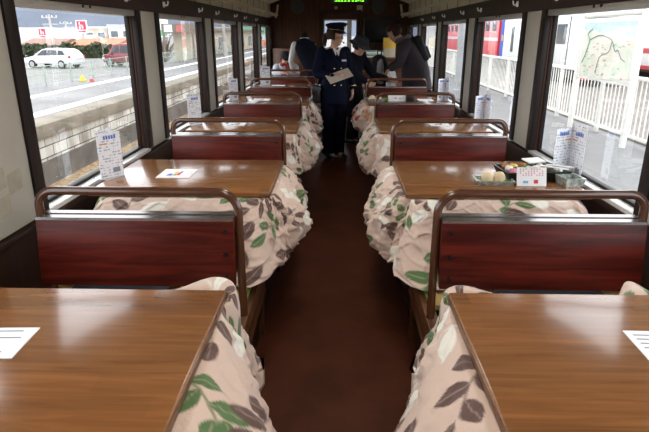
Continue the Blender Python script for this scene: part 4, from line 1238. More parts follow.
t = MB(); t.box((-0.03, 0.025, 0), (0.03, 0.028, 0.07), M['paper'], mtx=Matrix.Rotation(0.28, 4, 'X') @ Matrix.Translation((0, 0.02, 0))); t.build('prop_leg', r)
r = thing('black_box', 'small black lidded box beside the white sign on the fourth right table', 'box', (0.86, 6.62, TT))
one_box('box_body', (-0.045, -0.05, 0), (0.045, 0.05, 0.065), M['black'], r, 0.003); one_box('lid', (-0.048, -0.053, 0.062), (0.048, 0.053, 0.078), M['black'], r, 0.003)

# cushions and small things on the first benches
M['navy'] = mat('navy_cushion_cloth', (0.018, 0.021, 0.032), rough=0.9, var=0.3, bump=0.2, bscale=120)
def floral():
    m, nt, b = new_mat('blue_floral_cotton')
    v = coords(nt, (1, 1, 1))
    vo = N(nt, 'ShaderNodeTexVoronoi'); vo.inputs['Scale'].default_value = 55; nt.links.new(v, vo.inputs['Vector'])
    r = ramp(nt, [(0.22, (0.75, 0.78, 0.80)), (0.32, (0.14, 0.22, 0.34))]); r.color_ramp.interpolation = 'LINEAR'
    nt.links.new(vo.outputs['Distance'], r.inputs['Fac']); nt.links.new(r.outputs['Color'], b.inputs['Base Color'])
    b.inputs['Roughness'].default_value = 0.85
    return m
def cushion(label, x, y, z, sx, sy, h, m, rz=0.0, name='seat_cushion'):
    t = MB()
    n = 14
    rows_t = []
    bm2 = bmesh.new(); bmesh.ops.create_uvsphere(bm2, u_segments=32, v_segments=12, radius=1)
    for v in bm2.verts:
        p = v.co.copy()
        f = lambda q: math.copysign(abs(q) ** 0.45, q)
        l = max(1e-6, math.hypot(p.x, p.y)); 
        k = max(abs(p.x), abs(p.y)) / l
        sq = (l ** 0.6) / max(k, 1e-6) / l if l > 1e-5 else 0
        v.co = Vector((p.x * sq * sx / 2, p.y * sq * sy / 2, h / 2 + p.z * h / 2 * (0.75 + 0.25 * (1 - min(1, l)))))
    t.merge(bm2, m)
    o = t.build(name, loc=(x, y, z), rot=(0, 0, rz), smooth=60)
    tag(o, label, 'cushion')
cushion('dark navy flat cushion on the bench seat behind the first left backrest', -0.98, 2.30, 0.427, 0.44, 0.34, 0.06, M['navy'])
cushion('dark navy flat cushion on the bench seat behind the first right backrest', 0.94, 2.30, 0.427, 0.48, 0.34, 0.06, M['navy'])
cushion('small blue floral cushion on the first right bench beside the quilt', 0.52, 1.70, 0.427, 0.22, 0.22, 0.07, floral(), 0.2)
t = MB(); t.box((-0.03, -0.02, 0), (0.03, 0.02, 0.03), M['white'], 0.006); t.tube([(0.03, 0, 0.015), (0.1, 0.01, 0.006), (0.16, -0.02, 0.004), (0.22, 0.0, 0.004)], 0.003, M['white'], seg=6, smooth=3)
tag(t.build('power_adapter', loc=(-0.70, 2.28, 0.427)), 'small white plug with cord on the seat under the first left backrest', 'plug')

# ------------------------------------------------------------------ end wall fittings
r = thing('television', 'black flat screen hung on the dark end partition', 'television', (0.84, Y1 - 0.03, 1.60))
one_box('casing', (-0.36, -0.02, -0.24), (0.36, 0.03, 0.24), M['black'], r, 0.008)
one_box('screen', (-0.335, -0.026, -0.215), (0.335, -0.018, 0.215), mat('dark_screen', (0.004, 0.004, 0.005), 0.12, var=0.1), r)
for x, l in ((-0.83, 'left'), (0.78, 'right')):
    r = thing('wall_speaker', 'round dark loudspeaker high on the end partition, %s of the doorway' % l, 'loudspeaker', (x, Y1 - 0.005, 2.06))
    t = MB(); t.cyl((0, -0.02, 0), 0.14, 0.04, M['black'], 'y', 28); t.build('rim', r)
    t = MB()
    for q in range(4): 
        rr = 0.025 + q * 0.03
        t.tube([(rr * math.cos(a), -0.042, rr * math.sin(a)) for a in [2 * PI * i / 24 for i in range(25)]], 0.005, mat('speaker_grille', (0.05, 0.045, 0.04), 0.4, metal=0.5), seg=6)
    t.build('grille', r)
r = thing('led_sign', 'dark sign box with glowing green characters above the end doorway', 'LED sign', (0.19, Y1 - 0.05, 2.19))
one_box('sign_case', (-0.36, -0.03, -0.075), (0.36, 0.05, 0.10), M['black'], r, 0.006)
lg = mat('green_led', (0.2, 0.9, 0.1), 0.4, emit=((0.30, 1.0, 0.04), 1.6))
t = MB(); rng = random.Random(4)
for i in range(9):
    x = -0.28 + i * 0.062 + (0.02 if i > 4 else 0)
    for (a, b_, c, d_) in rng.sample([(0, 0, 0.045, 0.009), (0, 0.025, 0.045, 0.034), (0, 0.052, 0.045, 0.061), (0, 0, 0.008, 0.06), (0.037, 0, 0.045, 0.06), (0.018, 0, 0.026, 0.06)], 4):
        t.box((x + a, -0.036, -0.05 + b_), (x + c, -0.030, -0.05 + d_), lg)
t.build('green_characters', r)
r = thing('wall_plate', 'small beige square plate on the end partition above the doorway', 'plate', (0.40, Y1 - 0.006, 2.02))
one_box('plate', (-0.055, -0.012, -0.055), (0.055, 0.0, 0.055), mat('beige_plastic', (0.42, 0.36, 0.26), 0.5), r, 0.003)
r = thing('indicator_lamp', 'small round brass lamp on the end partition above the doorway', 'lamp', (-0.06, Y1 - 0.005, 2.03))
t = MB(); t.lathe([(0.0, 0.0), (0.03, 0.0), (0.028, 0.02), (0.0, 0.03)], (0, 0, 0), mat('brass', (0.5, 0.35, 0.15), 0.3, metal=0.8), 16); o = t.build('lens', r); o.rotation_euler = (PI / 2, 0, 0)

# counter with boxes on the right, cabinet on the left
r = thing('counter', 'low brown wooden counter against the end partition under the black screen', 'counter', (0.86, 11.08, 0))
one_box('counter_body', (-0.40, -0.20, 0), (0.46, 0.24, 1.08), M['endwood'], r, 0.004); one_box('counter_top', (-0.42, -0.23, 1.08), (0.48, 0.25, 1.11), M['bench_wood'], r, 0.004)
r = thing('file_box', 'yellow and white carton standing on the end counter', 'box', (0.98, 11.05, 1.112))
one_box('carton', (-0.11, -0.12, 0), (0.11, 0.12, 0.17), mat('beige_carton', (0.45, 0.38, 0.27), 0.7), r, 0.002); one_box('yellow_band', (-0.112, -0.122, 0.17), (0.112, 0.122, 0.36), mat('yellow_card', (0.70, 0.42, 0.05), 0.6), r, 0.002)
for k in range(5):
    t = MB(); t.box((-0.16, -0.11, 0), (0.16, 0.11, 0.024), [M['paper'], mat('green_leaflet', (0.2, 0.36, 0.2), 0.6), mat('cream_leaflet', (0.6, 0.55, 0.42), 0.6), M['paper'], mat('teal_leaflet', (0.25, 0.38, 0.36), 0.6)][k], 0.001)
    tag(t.build('leaflet_bundle', loc=(0.70 + 0.012 * (k % 2), 11.05, 1.112 + k * 0.0245), rot=(0, 0, 0.08 * (k - 2))), 'flat bundle of leaflets stacked on the end counter', 'leaflets', 'leaflet bundles on the end counter')
r = thing('cabinet', 'warm brown wooden cabinet against the left end partition', 'cabinet', (-0.95, 11.16, 0))
cw = wood('warm_cabinet_wood', (0.075, 0.026, 0.009), (0.15, 0.052, 0.017), (6, 6, 1.2), 0.4)
one_box('cabinet_body', (-0.36, -0.01, 0), (0.36, 0.17, 1.27), cw, r, 0.004)
for x in (-0.345, 0.008):
    dd = one_box('cabinet_door', (x, -0.025, 0.06), (x + 0.335, -0.008, 1.22), cw, r, 0.004)
    t = MB(); t.ball((x + (0.30 if x < -0.1 else 0.035), -0.038, 0.7), 0.014, M['bolt'], 10); t.build('knob', dd)
# ------------------------------------------------------------------ people
M['skin'] = mat('skin', (0.52, 0.30, 0.21), rough=0.55, var=0.06)
M['lips'] = mat('lips', (0.45, 0.13, 0.11), rough=0.45)
M['eyew'] = mat('eye_white', (0.75, 0.74, 0.72), rough=0.25, var=0.02)
M['iris'] = mat('dark_iris', (0.02, 0.012, 0.008), rough=0.15)
M['hair_bk'] = mat('black_hair', (0.012, 0.009, 0.008), rough=0.6, spec=0.2, var=0.4, scale=40, stretch=(1, 1, 0.15))
M['hair_br'] = mat('brown_hair', (0.030, 0.011, 0.006), rough=0.6, spec=0.2, var=0.4, scale=40, stretch=(1, 1, 0.15))
M['uniform'] = mat('navy_uniform_wool', (0.0045, 0.006, 0.018), rough=0.9, spec=0.1, var=0.15, bump=0.2, bscale=150)
M['shoe'] = mat('black_leather', (0.012, 0.011, 0.011), rough=0.3)
M['gold'] = mat('gold_button', (0.75, 0.52, 0.18), rough=0.25, metal=0.9)
M['shirt'] = mat('white_shirt_cotton', (0.78, 0.78, 0.78), rough=0.8, var=0.04, bump=0.15, bscale=50)

def remesh(mb, voxel, name, parent, mats_fn, smooth_it=2):
    """union of overlapping closed shapes into one skin; mats_fn(co)->index"""
    me = bpy.data.meshes.new('tmp'); bmesh.ops.recalc_face_normals(mb.bm, faces=mb.bm.faces); mb.bm.to_mesh(me); mb.bm.free()
    t = bpy.data.objects.new('tmp', me); COL.objects.link(t)
    r = t.modifiers.new('r', 'REMESH'); r.mode = 'VOXEL'; r.voxel_size = voxel; r.use_smooth_shade = True
    if smooth_it:
        s = t.modifiers.new('s', 'SMOOTH'); s.iterations = smooth_it; s.factor = 0.5
    dg = bpy.context.evaluated_depsgraph_get()
    m2 = bpy.data.meshes.new_from_object(t.evaluated_get(dg))
    bpy.data.objects.remove(t); bpy.data.meshes.remove(me)
    mats, fn = mats_fn
    m2.materials.clear()
    for x in mats: m2.materials.append(x)
    if fn:
        for p in m2.polygons: p.material_index = fn(p.center)
    m2.name = name
    m2.shade_smooth()
    o = bpy.data.objects.new(name, m2); COL.objects.link(o); o.parent = parent
    return o

def V(*a): return Vector(a)

def head_frame(c, yaw, pitch, roll=0.0):
    """face looks to -y when yaw = 0; yaw turns towards +x; pitch>0 looks down"""
    return Matrix.Translation(c) @ Matrix.Rotation(yaw, 4, 'Z') @ Matrix.Rotation(pitch, 4, 'X') @ Matrix.Rotation(roll, 4, 'Y')

def add_head(mb, H, sc=1.0):
    k = sc
    S = lambda c, r: mb.ball((0, 0, 0), (r[0] * k, r[1] * k, r[2] * k), M['skin'], 20, mtx=H @ Matrix.Translation(Vector(c) * k))
    S((0, 0.012, 0.025), (0.074, 0.092, 0.088)); S((0, -0.022, -0.035), (0.058, 0.064, 0.078)); S((0, -0.052, -0.092), (0.030, 0.030, 0.026))
    S((0, -0.094, -0.020), (0.011, 0.017, 0.016)); S((0, -0.086, 0.005), (0.009, 0.012, 0.028))
    S((0, -0.076, -0.062), (0.024, 0.014, 0.012))
    for s in (-1, 1):
        S((s * 0.076, 0.012, -0.010), (0.009, 0.020, 0.031)); S((s * 0.036, -0.068, -0.028), (0.022, 0.018, 0.018)); S((s * 0.033, -0.078, 0.028), (0.024, 0.012, 0.008))

def face_bits(root_body, H, sc=1.0):
    for s in (-1, 1):
        t = MB(); t.ball((0, 0, 0), (0.0135 * sc, 0.008 * sc, 0.0085 * sc), M['eyew'], 12, mtx=H @ Matrix.Translation((s * 0.032 * sc, -0.080 * sc, 0.008 * sc)))
        t.ball((0, 0, 0), (0.0066 * sc, 0.004 * sc, 0.0072 * sc), M['iris'], 10, mtx=H @ Matrix.Translation((s * 0.032 * sc, -0.0865 * sc, 0.008 * sc))); t.build('eye', root_body, smooth=60)
        t = MB(); t.tube([H @ V(s * 0.016 * sc, -0.088 * sc, 0.030 * sc), H @ V(s * 0.034 * sc, -0.088 * sc, 0.036 * sc), H @ V(s * 0.054 * sc, -0.073 * sc, 0.028 * sc)], 0.0035 * sc, M['hair_bk'], seg=6, smooth=2); t.build('eyebrow', root_body, smooth=60)
    t = MB(); t.tube([H @ V(-0.020 * sc, -0.084 * sc, -0.062 * sc), H @ V(0, -0.091 * sc, -0.060 * sc), H @ V(0.020 * sc, -0.084 * sc, -0.062 * sc)], [(0.003, 0.003), (0.006, 0.005), (0.003, 0.003)], M['lips'], seg=8, smooth=3); t.build('mouth', root_body, smooth=60)

def hair_cap(parent, H, m, cut, scale=1.10, back=-0.02, name='hair'):
    """skull-hugging hair; cut(p) True keeps"""
    bm2 = bmesh.new(); bmesh.ops.create_uvsphere(bm2, u_segments=40, v_segments=28, radius=1)
    for v in bm2.verts:
        n = 1 + 0.02 * math.sin(v.co.x * 22 + v.co.z * 9) + 0.015 * math.sin(v.co.y * 31)
        v.co = Vector((v.co.x * 0.083 * n, v.co.y * 0.100 * n + 0.014, v.co.z * 0.105 * n + 0.016)) * scale
    kill = [v for v in bm2.verts if not cut(v.co)]
    bmesh.ops.delete(bm2, geom=kill, context='VERTS')
    ext = bmesh.ops.extrude_face_region(bm2, geom=list(bm2.faces))
    vs_ = [g for g in ext['geom'] if isinstance(g, bmesh.types.BMVert)]
    for v in vs_: v.co = v.co * 0.90
    t = MB(); t.merge(bm2, m, H); return t.build(name, parent, smooth=70)

def add_hand(mb, wrist, d, side, curl=0.5, length=0.17, spread=0.0, thumb=1):
    """d: direction of the hand, side: towards the thumb"""
    d = Vector(d).normalized(); side = (Vector(side) - d * Vector(side).dot(d)).normalized(); nrm = d.cross(side)  # palm normal
    w = Vector(wrist); L = length
    mb.tube([w - d * 0.02, w + d * L * 0.22, w + d * L * 0.46], [(0.024, 0.017), (0.036, 0.015), (0.038, 0.013)], M['skin'], seg=12, smooth=3, ref=side, round_ends=True)
    for i, (off, ln) in enumerate(((0.028, 0.44), (0.0095, 0.50), (-0.0095, 0.46), (-0.028, 0.36))):
        b0 = w + d * L * 0.40 + side * off
        l1, l2, l3 = L * ln * 0.45, L * ln * 0.33, L * ln * 0.24
        pts = [b0]; a = curl * 0.5; q = b0
        for l in (l1 + L * 0.06, l2, l3):
            dd = d * math.cos(a) + nrm * math.sin(a); q = q + dd * l; pts.append(q); a += curl * 0.8
        mb.tube(pts, [0.0088, 0.0086, 0.0078, 0.0066], M['skin'], seg=8, smooth=3, round_ends=True)
    b0 = w + d * L * 0.12 + side * 0.020
    pts = [b0, b0 + (d * 0.6 + side * 0.7 * thumb).normalized() * L * 0.18 + nrm * 0.008, b0 + (d * 0.95 + side * 0.45 * thumb).normalized() * L * 0.34 + nrm * 0.018]
    mb.tube(pts, [0.0125, 0.0105, 0.0075], M['skin'], seg=8, smooth=4, round_ends=True)

def limb(mb, pts, rad, m=None): mb.tube(pts, rad, m or M['skin'], seg=14, smooth=5, round_ends=True)

def shoe(parent, ankle, yaw, m):
    t = MB(); R = Matrix.Translation((ankle[0], ankle[1], 0)) @ Matrix.Rotation(yaw, 4, 'Z')
    t.tube([(0, 0.06, 0.045), (0, 0.02, 0.048), (0, -0.06, 0.042), (0, -0.13, 0.032), (0, -0.165, 0.026)], [(0.030, 0.036), (0.036, 0.040), (0.040, 0.036), (0.040, 0.026), (0.026, 0.020)], m, seg=14, smooth=3, ref=(1, 0, 0), round_ends=True)
    for v in t.bm.verts: v.co.z = max(v.co.z, 0.002)
    bmesh.ops.transform(t.bm, matrix=R, verts=t.bm.verts)
    return t.build('shoe', parent, smooth=60)

# -------- conductor: stands in the aisle with a paper in hand, looking to her left
def conductor():
    r = thing('person', 'woman in navy uniform and peaked cap standing in the aisle holding a pale paper', 'person', (-0.06, 7.0, 0))
    ty = 0.42
    Rt = Matrix.Rotation(ty, 3, 'Z')
    T = lambda x, y, z: Rt @ V(x, y, z)          # body frame: faces -y, turned towards +x
    pel = T(0, 0, 0.86); 
    shL, shR = T(0.165, 0.02, 1.335), T(-0.165, 0.02, 1.335)
    elR, wrR = T(-0.245, -0.01, 1.085), T(-0.10, -0.215, 1.045)
    elL, wrL = T(0.235, 0.05, 1.095), T(0.245, -0.03, 0.885)
    hipL, hipR = T(0.085, 0, 0.84), T(-0.085, 0, 0.84)
    knL, knR = T(0.085, -0.02, 0.46), T(-0.085, -0.02, 0.46)
    anL, anR = T(0.08, 0.02, 0.08), T(-0.09, -0.02, 0.08)
    hc = V(0.02, -0.03, 1.525); H = head_frame(hc, 1.12, 0.10)
    b = MB()
    add_head(b, H, 0.98)
    b.tube([T(0, 0.01, 1.33), T(0.0, -0.005, 1.40), hc + V(-0.01, 0.02, -0.06)], [0.056, 0.048, 0.046], M['skin'], seg=14, smooth=3, round_ends=True)
    b.tube([T(0, 0, 0.82), T(0, 0, 0.92), T(0, 0.0, 1.05), T(0, 0.0, 1.22), T(0, 0.015, 1.34)], [(0.145, 0.10), (0.15, 0.105), (0.115, 0.085), (0.14, 0.10), (0.12, 0.06)], M['skin'], seg=18, smooth=4, ref=T(1, 0, 0), round_ends=True)
    for sh, el, wr in ((shR, elR, wrR), (shL, elL, wrL)):
        limb(b, [sh, (sh + el) / 2, el, (el + wr) / 2, wr], [0.046, 0.042, 0.035, 0.034, 0.024])
    for h, kn, an in ((hipL, knL, anL), (hipR, knR, anR)):
        limb(b, [h, (h + kn) / 2, kn, (kn + an) / 2, an, an + T(0, -0.10, -0.04)], [0.078, 0.068, 0.050, 0.050, 0.034, 0.030])
    add_hand(b, wrR, T(0.80, -0.55, 0.10), T(0.2, 0.1, 0.9), 0.55, 0.165)
    add_hand(b, wrL, T(0.02, -0.12, -1), T(-0.2, -1, 0), 0.45, 0.165)
    body = remesh(b, 0.0055, 'body', r, ([M['skin']], None))
    face_bits(body, H, 0.98)
    # clothing
    j = MB()
    j.tube([T(0, 0, 0.70), T(0, 0, 0.80), T(0, 0, 0.92), T(0, 0, 1.05), T(0, -0.006, 1.20), T(0, 0.01, 1.32), T(0, 0.02, 1.365)], [(0.178, 0.130), (0.176, 0.128), (0.165, 0.122), (0.138, 0.108), (0.165, 0.122), (0.165, 0.088), (0.085, 0.06)], None, seg=24, smooth=4, ref=T(1, 0, 0))
    for sh, el, wr in ((shR, elR, wrR), (shL, elL, wrL)):
        w2 = el.lerp(wr, 0.93)
        j.tube([sh + (0.0 * sh), sh.lerp(el, 0.5), el, el.lerp(wr, 0.5), w2], [0.066, 0.060, 0.052, 0.048, 0.043], None, seg=14, smooth=4, round_ends=True)
    jk = remesh(j, 0.008, 'jacket', r, ([M['uniform']], None))
    t = MB()   # white shirt triangle and collar
    f = lambda x, z, o=0.0: T(x, -0.126 - o + 1.0 * max(0, z - 1.24) * 0.34, z)
    t.poly([f(-0.050, 1.365, -0.012), f(0, 1.20, 0.004), f(0.050, 1.365, -0.012), f(0, 1.36, -0.02)], M['shirt']); t.build('shirt_front', r, smooth=0)
    for s in (-1, 1):
        t = MB(); t.prism([(0, 0), (s * 0.055, 0.075), (s * 0.075, 0.165), (s * 0.05, 0.18), (s * 0.022, 0.10)], 'y', -0.004, 0.004, M['uniform'])
        bmesh.ops.transform(t.bm, matrix=Matrix.Translation(f(0, 1.195, 0.008)) @ Matrix.Rotation(ty, 4, 'Z') @ Matrix.Rotation(-0.30, 4, 'X'), verts=t.bm.verts); t.build('lapel', jk, smooth=0)
        t = MB(); t.prism([(s * 0.005, 0), (s * 0.05, 0.04), (s * 0.045, 0.06), (s * 0.01, 0.035)], 'y', -0.003, 0.003, M['shirt'])
        bmesh.ops.transform(t.bm, matrix=Matrix.Translation(f(0, 1.33, 0.006)) @ Matrix.Rotation(ty, 4, 'Z') @ Matrix.Rotation(-0.3, 4, 'X'), verts=t.bm.verts); t.build('shirt_collar', r, smooth=0)
    for z in (1.14, 1.04, 0.94):
        for s in (-1, 1):
            yy = -(0.118 if z > 1.1 else (0.110 if z > 1.0 else 0.122)) - 0.004
            t = MB(); t.ball(T(s * 0.045, yy + 0.006, z), 0.0125, M['gold'], 10); t.build('button', jk)
    t = MB(); t.box((-0.03, -0.004, -0.011), (0.03, 0.004, 0.011), mat('silver_badge', (0.7, 0.7, 0.72), 0.3, metal=0.6), mtx=Matrix.Translation(T(0.085, -0.118, 1.235)) @ Matrix.Rotation(ty, 4, 'Z') @ Matrix.Rotation(-0.2, 4, 'X')); t.build('name_badge', jk)
    for wr, el in ((wrR, elR), (wrL, elL)):
        t = MB(); q0, q1 = wr.lerp(el, 0.10), wr.lerp(el, 0.13); t.tube([q0, q1], 0.0455, M['gold'], seg=16); t.build('cuff_band', jk)
    p = MB()
    p.tube([T(0, 0, 0.76), T(0, 0, 0.84), T(0, 0, 0.92)], [(0.155, 0.115), (0.155, 0.11), (0.135, 0.10)], None, seg=20, smooth=3, ref=T(1, 0, 0), round_ends=True)
    for h, kn, an in ((hipL, knL, anL), (hipR, knR, anR)):
        p.tube([h, (h + kn) / 2, kn, (kn + an) / 2, an + V(0, 0, -0.015)], [0.096, 0.09, 0.078, 0.076, 0.075], None, seg=16, smooth=4)
    remesh(p, 0.009, 'trousers', r, ([M['uniform']], None))
    shoe(r, anL, ty + 0.2, M['shoe']); shoe(r, anR, ty - 0.1, M['shoe'])
    # hair with a tail
    hair_cap(r, H, M['hair_br'], lambda c: (c.y > -0.035 and c.z > -0.055) or c.z > 0.055)
    t = MB(); t.tube([H @ V(0, 0.10, 0.0), H @ V(0.0, 0.135, -0.015), H @ V(0.0, 0.145, -0.07), H @ V(0.0, 0.13, -0.13)], [0.022, 0.033, 0.032, 0.012], M['hair_br'], seg=12, smooth=4, round_ends=True); t.build('pony_tail', r, smooth=60)
    # peaked cap
    cp = MB()
    cp.lathe([(0.0, 0.088), (0.07, 0.092), (0.118, 0.078), (0.122, 0.066), (0.096, 0.028), (0.094, 0.0), (0.088, 0.0), (0.088, 0.03), (0.0, 0.05)], (0, 0, 0), M['uniform'], 32)
    for v in cp.bm.verts:
        v.co.y *= 1.12; v.co.z += -v.co.y * 0.16 * (1 if v.co.z > 0.03 else 0.3)
    CM = H @ Matrix.Translation((0, 0.008, 0.060)) @ Matrix.Rotation(0.02, 4, 'X')
    bmesh.ops.transform(cp.bm, matrix=CM, verts=cp.bm.verts); cap = cp.build('cap', r, smooth=50)
    v_ = MB(); inner = []; outer = []
    for i in range(13):
        a = PI + 0.35 + (PI - 0.7) * i / 12
        inner.append((0.092 * math.cos(a), 0.105 * math.sin(a), 0.004)); outer.append((0.098 * math.cos(a), 0.100 * math.sin(a) - 0.055 * max(0, -math.sin(a)) ** 1.5, -0.022))
    for i in range(12):
        v_.poly([inner[i], inner[i + 1], outer[i + 1], outer[i]], M['shoe'])
    bmesh.ops.solidify(v_.bm, geom=list(v_.bm.faces), thickness=0.004)
    bmesh.ops.transform(v_.bm, matrix=CM, verts=v_.bm.verts); v_.build('visor', cap, smooth=60)
    t = MB(); t.tube([CM @ V(0.097 * math.cos(a), 0.109 * math.sin(a), 0.012) for a in [2 * PI * i / 28 for i in range(29)]], 0.0035, M['gold'], seg=8); t.build('cap_band', cap)
    t = MB(); t.ball((0, 0, 0), (0.018, 0.006, 0.02), M['gold'], 12, mtx=CM @ Matrix.Translation((0, -0.118, 0.048))); t.build('cap_badge', cap)
    t = MB(); t.tube([H @ V(0.074, 0.0, -0.02), H @ V(0.072, -0.05, -0.055), H @ V(0.045, -0.095, -0.072)], 0.0035, M['black'], seg=6, smooth=3); t.ball(H @ V(0.042, -0.098, -0.074), 0.010, M['black'], 8); t.build('head_microphone', r)
    return r, T, wrR
cd, Tc, wr_c = conductor()
# the paper she holds
base = V(-0.06, 7.0, 0)
pa = thing('paper_sheet', 'pale stiff paper held by the uniformed woman', 'paper', base + V(0.045, -0.27, 1.055))
t = MB(); t.box((-0.125, -0.085, 0), (0.175, 0.085, 0.004), mat('pale_paper', (0.50, 0.43, 0.36), 0.6), mtx=Matrix.Rotation(0.30, 4, 'Z') @ Matrix.Rotation(-0.30, 4, 'Y') @ Matrix.Rotation(0.55, 4, 'X')); t.build('sheet', pa)
# her shoulder bag
bg_ = thing('shoulder_bag', 'small black shoulder bag hanging at the uniformed woman\'s hip', 'bag', base + V(-0.215, -0.06, 0.72))
t = MB(); t.box((-0.05, -0.10, 0), (0.05, 0.10, 0.22), M['shoe'], 0.02); t.build('bag_body', bg_)
t = MB(); t.box((-0.056, -0.104, 0.10), (-0.0, 0.104, 0.226), M['shoe'], 0.012); t.build('flap', bg_)
t = MB(); t.tube([(0, 0.05, 0.2), (0.03, 0.04, 0.36), (0.05, 0.0, 0.55), (0.06, -0.02, 0.62)], [(0.012, 0.003)] * 4, M['shoe'], seg=8, smooth=3, ref=(0, 1, 0)); t.build('strap', bg_)

# -------- generic dressed figure from joints
def figure(label, loc, J, H, sc, hands, coat, legs, hairm=None, haircut=None, torso=None, sleeve=None, shoes=True, vox=0.006):
    r = thing('person', label, 'person', loc)
    b = MB()
    add_head(b, H, sc)
    hb = H @ V(0, 0.02, -0.05)
    b.tube([J['chest'], J['neck'], hb], [0.060, 0.052, 0.050], M['skin'], seg=14, smooth=3, round_ends=True)
    ref = (J['shL'] - J['shR']).normalized()
    b.tube([J['pel'], J['pel'].lerp(J['chest'], 0.45), J['pel'].lerp(J['chest'], 0.8), J['chest']], [(0.145, 0.105), (0.125, 0.095), (0.15, 0.105), (0.13, 0.07)], M['skin'], seg=18, smooth=4, ref=ref, round_ends=True)
    for s in 'LR':
        sh, el, wr = J['sh' + s], J['el' + s], J['wr' + s]
        limb(b, [sh, (sh + el) / 2, el, (el + wr) / 2, wr], [0.05, 0.045, 0.038, 0.036, 0.026])
        h, kn, an = J['hip' + s], J['kn' + s], J['an' + s]
        fw = J.get('toe', V(0, -0.1, -0.04))
        limb(b, [h, (h + kn) / 2, kn, (kn + an) / 2, an, an + fw], [0.082, 0.072, 0.053, 0.053, 0.036, 0.032])
        d, sd, cu = hands[s]
        add_hand(b, wr, d, sd, cu, 0.175)
    body = remesh(b, vox, 'body', r, ([M['skin']], None))
    face_bits(body, H, sc)
    # upper garment
    j = MB()
    for pts, rad in torso: j.tube(pts, rad, None, seg=22, smooth=4, ref=ref)
    if sleeve is None:
        for s in 'LR':
            sh, el, wr = J['sh' + s], J['el' + s], J['wr' + s]
            j.tube([sh, sh.lerp(el, 0.5), el, el.lerp(wr, 0.5), el.lerp(wr, 0.92)], [0.074, 0.066, 0.058, 0.054, 0.048], None, seg=14, smooth=4, round_ends=True)
    remesh(j, 0.009, coat[0], r, ([coat[1]], None))
    if sleeve is not None:
        for s in 'LR':
            q = MB(); sh, el, wr = J['sh' + s], J['el' + s], J['wr' + s]
            q.tube([sh, sh.lerp(el, 0.5), el, el.lerp(wr, 0.5), el.lerp(wr, 0.9)], [0.058, 0.056, 0.050, 0.048, 0.044], None, seg=14, smooth=4, round_ends=True)
            remesh(q, 0.008, 'shirt_sleeve', r, ([sleeve], None))
    p = MB()
    p.tube([J['pel'] + V(0, 0, -0.09), J['pel'], J['pel'].lerp(J['chest'], 0.2)], [(0.16, 0.12), (0.158, 0.115), (0.14, 0.105)], None, seg=20, smooth=3, ref=ref, round_ends=True)
    for s in 'LR':
        h, kn, an = J['hip' + s], J['kn' + s], J['an' + s]
        p.tube([h, (h + kn) / 2, kn, (kn + an) / 2, an], [0.10, 0.092, 0.078, 0.074, 0.068], None, seg=14, smooth=4)
    remesh(p, 0.010, 'trousers', r, ([legs], None))
    if shoes:
        for s in 'LR': shoe(r, J['an' + s], J.get('shoeyaw', 0.0), M['shoe'])
    if hairm: hair_cap(r, H, hairm, haircut)
    return r, j

# -------- person in grey hat and dark coat behind her, bending to the right
M['coat_dk'] = mat('dark_navy_coat', (0.007, 0.007, 0.012), rough=0.9, spec=0.15, var=0.2, bump=0.2, bscale=90)
M['hat_grey'] = mat('grey_felt_hat', (0.035, 0.037, 0.043), rough=0.9, spec=0.2, var=0.2, bump=0.2, bscale=120)
H2 = head_frame(V(0.13, -0.03, 1.385), 1.0, 0.42)
J = dict(pel=V(0.02, 0, 0.86), chest=V(0.06, 0.0, 1.23), neck=V(0.09, -0.01, 1.29), shL=V(0.17, 0.08, 1.20), shR=V(-0.05, -0.12, 1.22),
         elL=V(0.34, 0.05, 0.98), wrL=V(0.52, -0.02, 0.93), elR=V(0.06, -0.24, 1.02), wrR=V(0.20, -0.26, 0.92),
         hipL=V(0.06, 0.07, 0.84), hipR=V(0.02, -0.08, 0.84), knL=V(0.09, 0.07, 0.46), knR=V(0.05, -0.08, 0.46), anL=V(0.06, 0.07, 0.08), anR=V(0.0, -0.08, 0.08), toe=V(0.1, -0.02, -0.04), shoeyaw=1.4)
P2, _ = figure('person in grey hat and long dark coat stooping behind the uniformed woman', (0.17, 8.0, 0), J, H2, 1.0, {'L': ((1, 0, -0.2), (0, -0.4, 1), 0.4), 'R': ((0.9, 0.1, -0.4), (0, 0.3, 1), 0.6)}, ('coat', M['coat_dk']), M['coat_dk'], M['hair_bk'], lambda c: (c.y > -0.03 and c.z > -0.06) or c.z > 0.05,
    torso=[([V(0.02, 0, 0.42), V(0.03, 0, 0.65), V(0.02, 0, 0.86), V(0.04, 0, 1.05), V(0.06, 0.0, 1.2), V(0.09, -0.01, 1.275)], [(0.19, 0.17), (0.18, 0.155), (0.165, 0.14), (0.15, 0.125), (0.165, 0.105), (0.08, 0.07)])])
t = MB(); t.lathe([(0.0, 0.095), (0.06, 0.09), (0.092, 0.07), (0.100, 0.02), (0.104, 0.0), (0.15, -0.035), (0.148, -0.040), (0.098, -0.006), (0.09, 0.02), (0.0, 0.06)], (0, 0, 0), M['hat_grey'], 28)
for v in t.bm.verts: v.co.y *= 1.12
bmesh.ops.transform(t.bm, matrix=H2 @ Matrix.Translation((0, 0.01, 0.045)), verts=t.bm.verts); ht = t.build('bucket_hat', P2, smooth=60)
t = MB(); t.tube([H2 @ (V(0.104 * math.cos(a), 0.117 * math.sin(a) + 0.01, 0.052)) for a in [2 * PI * i / 28 for i in range(29)]], 0.006, M['black'], seg=6); t.build('hat_band', ht)

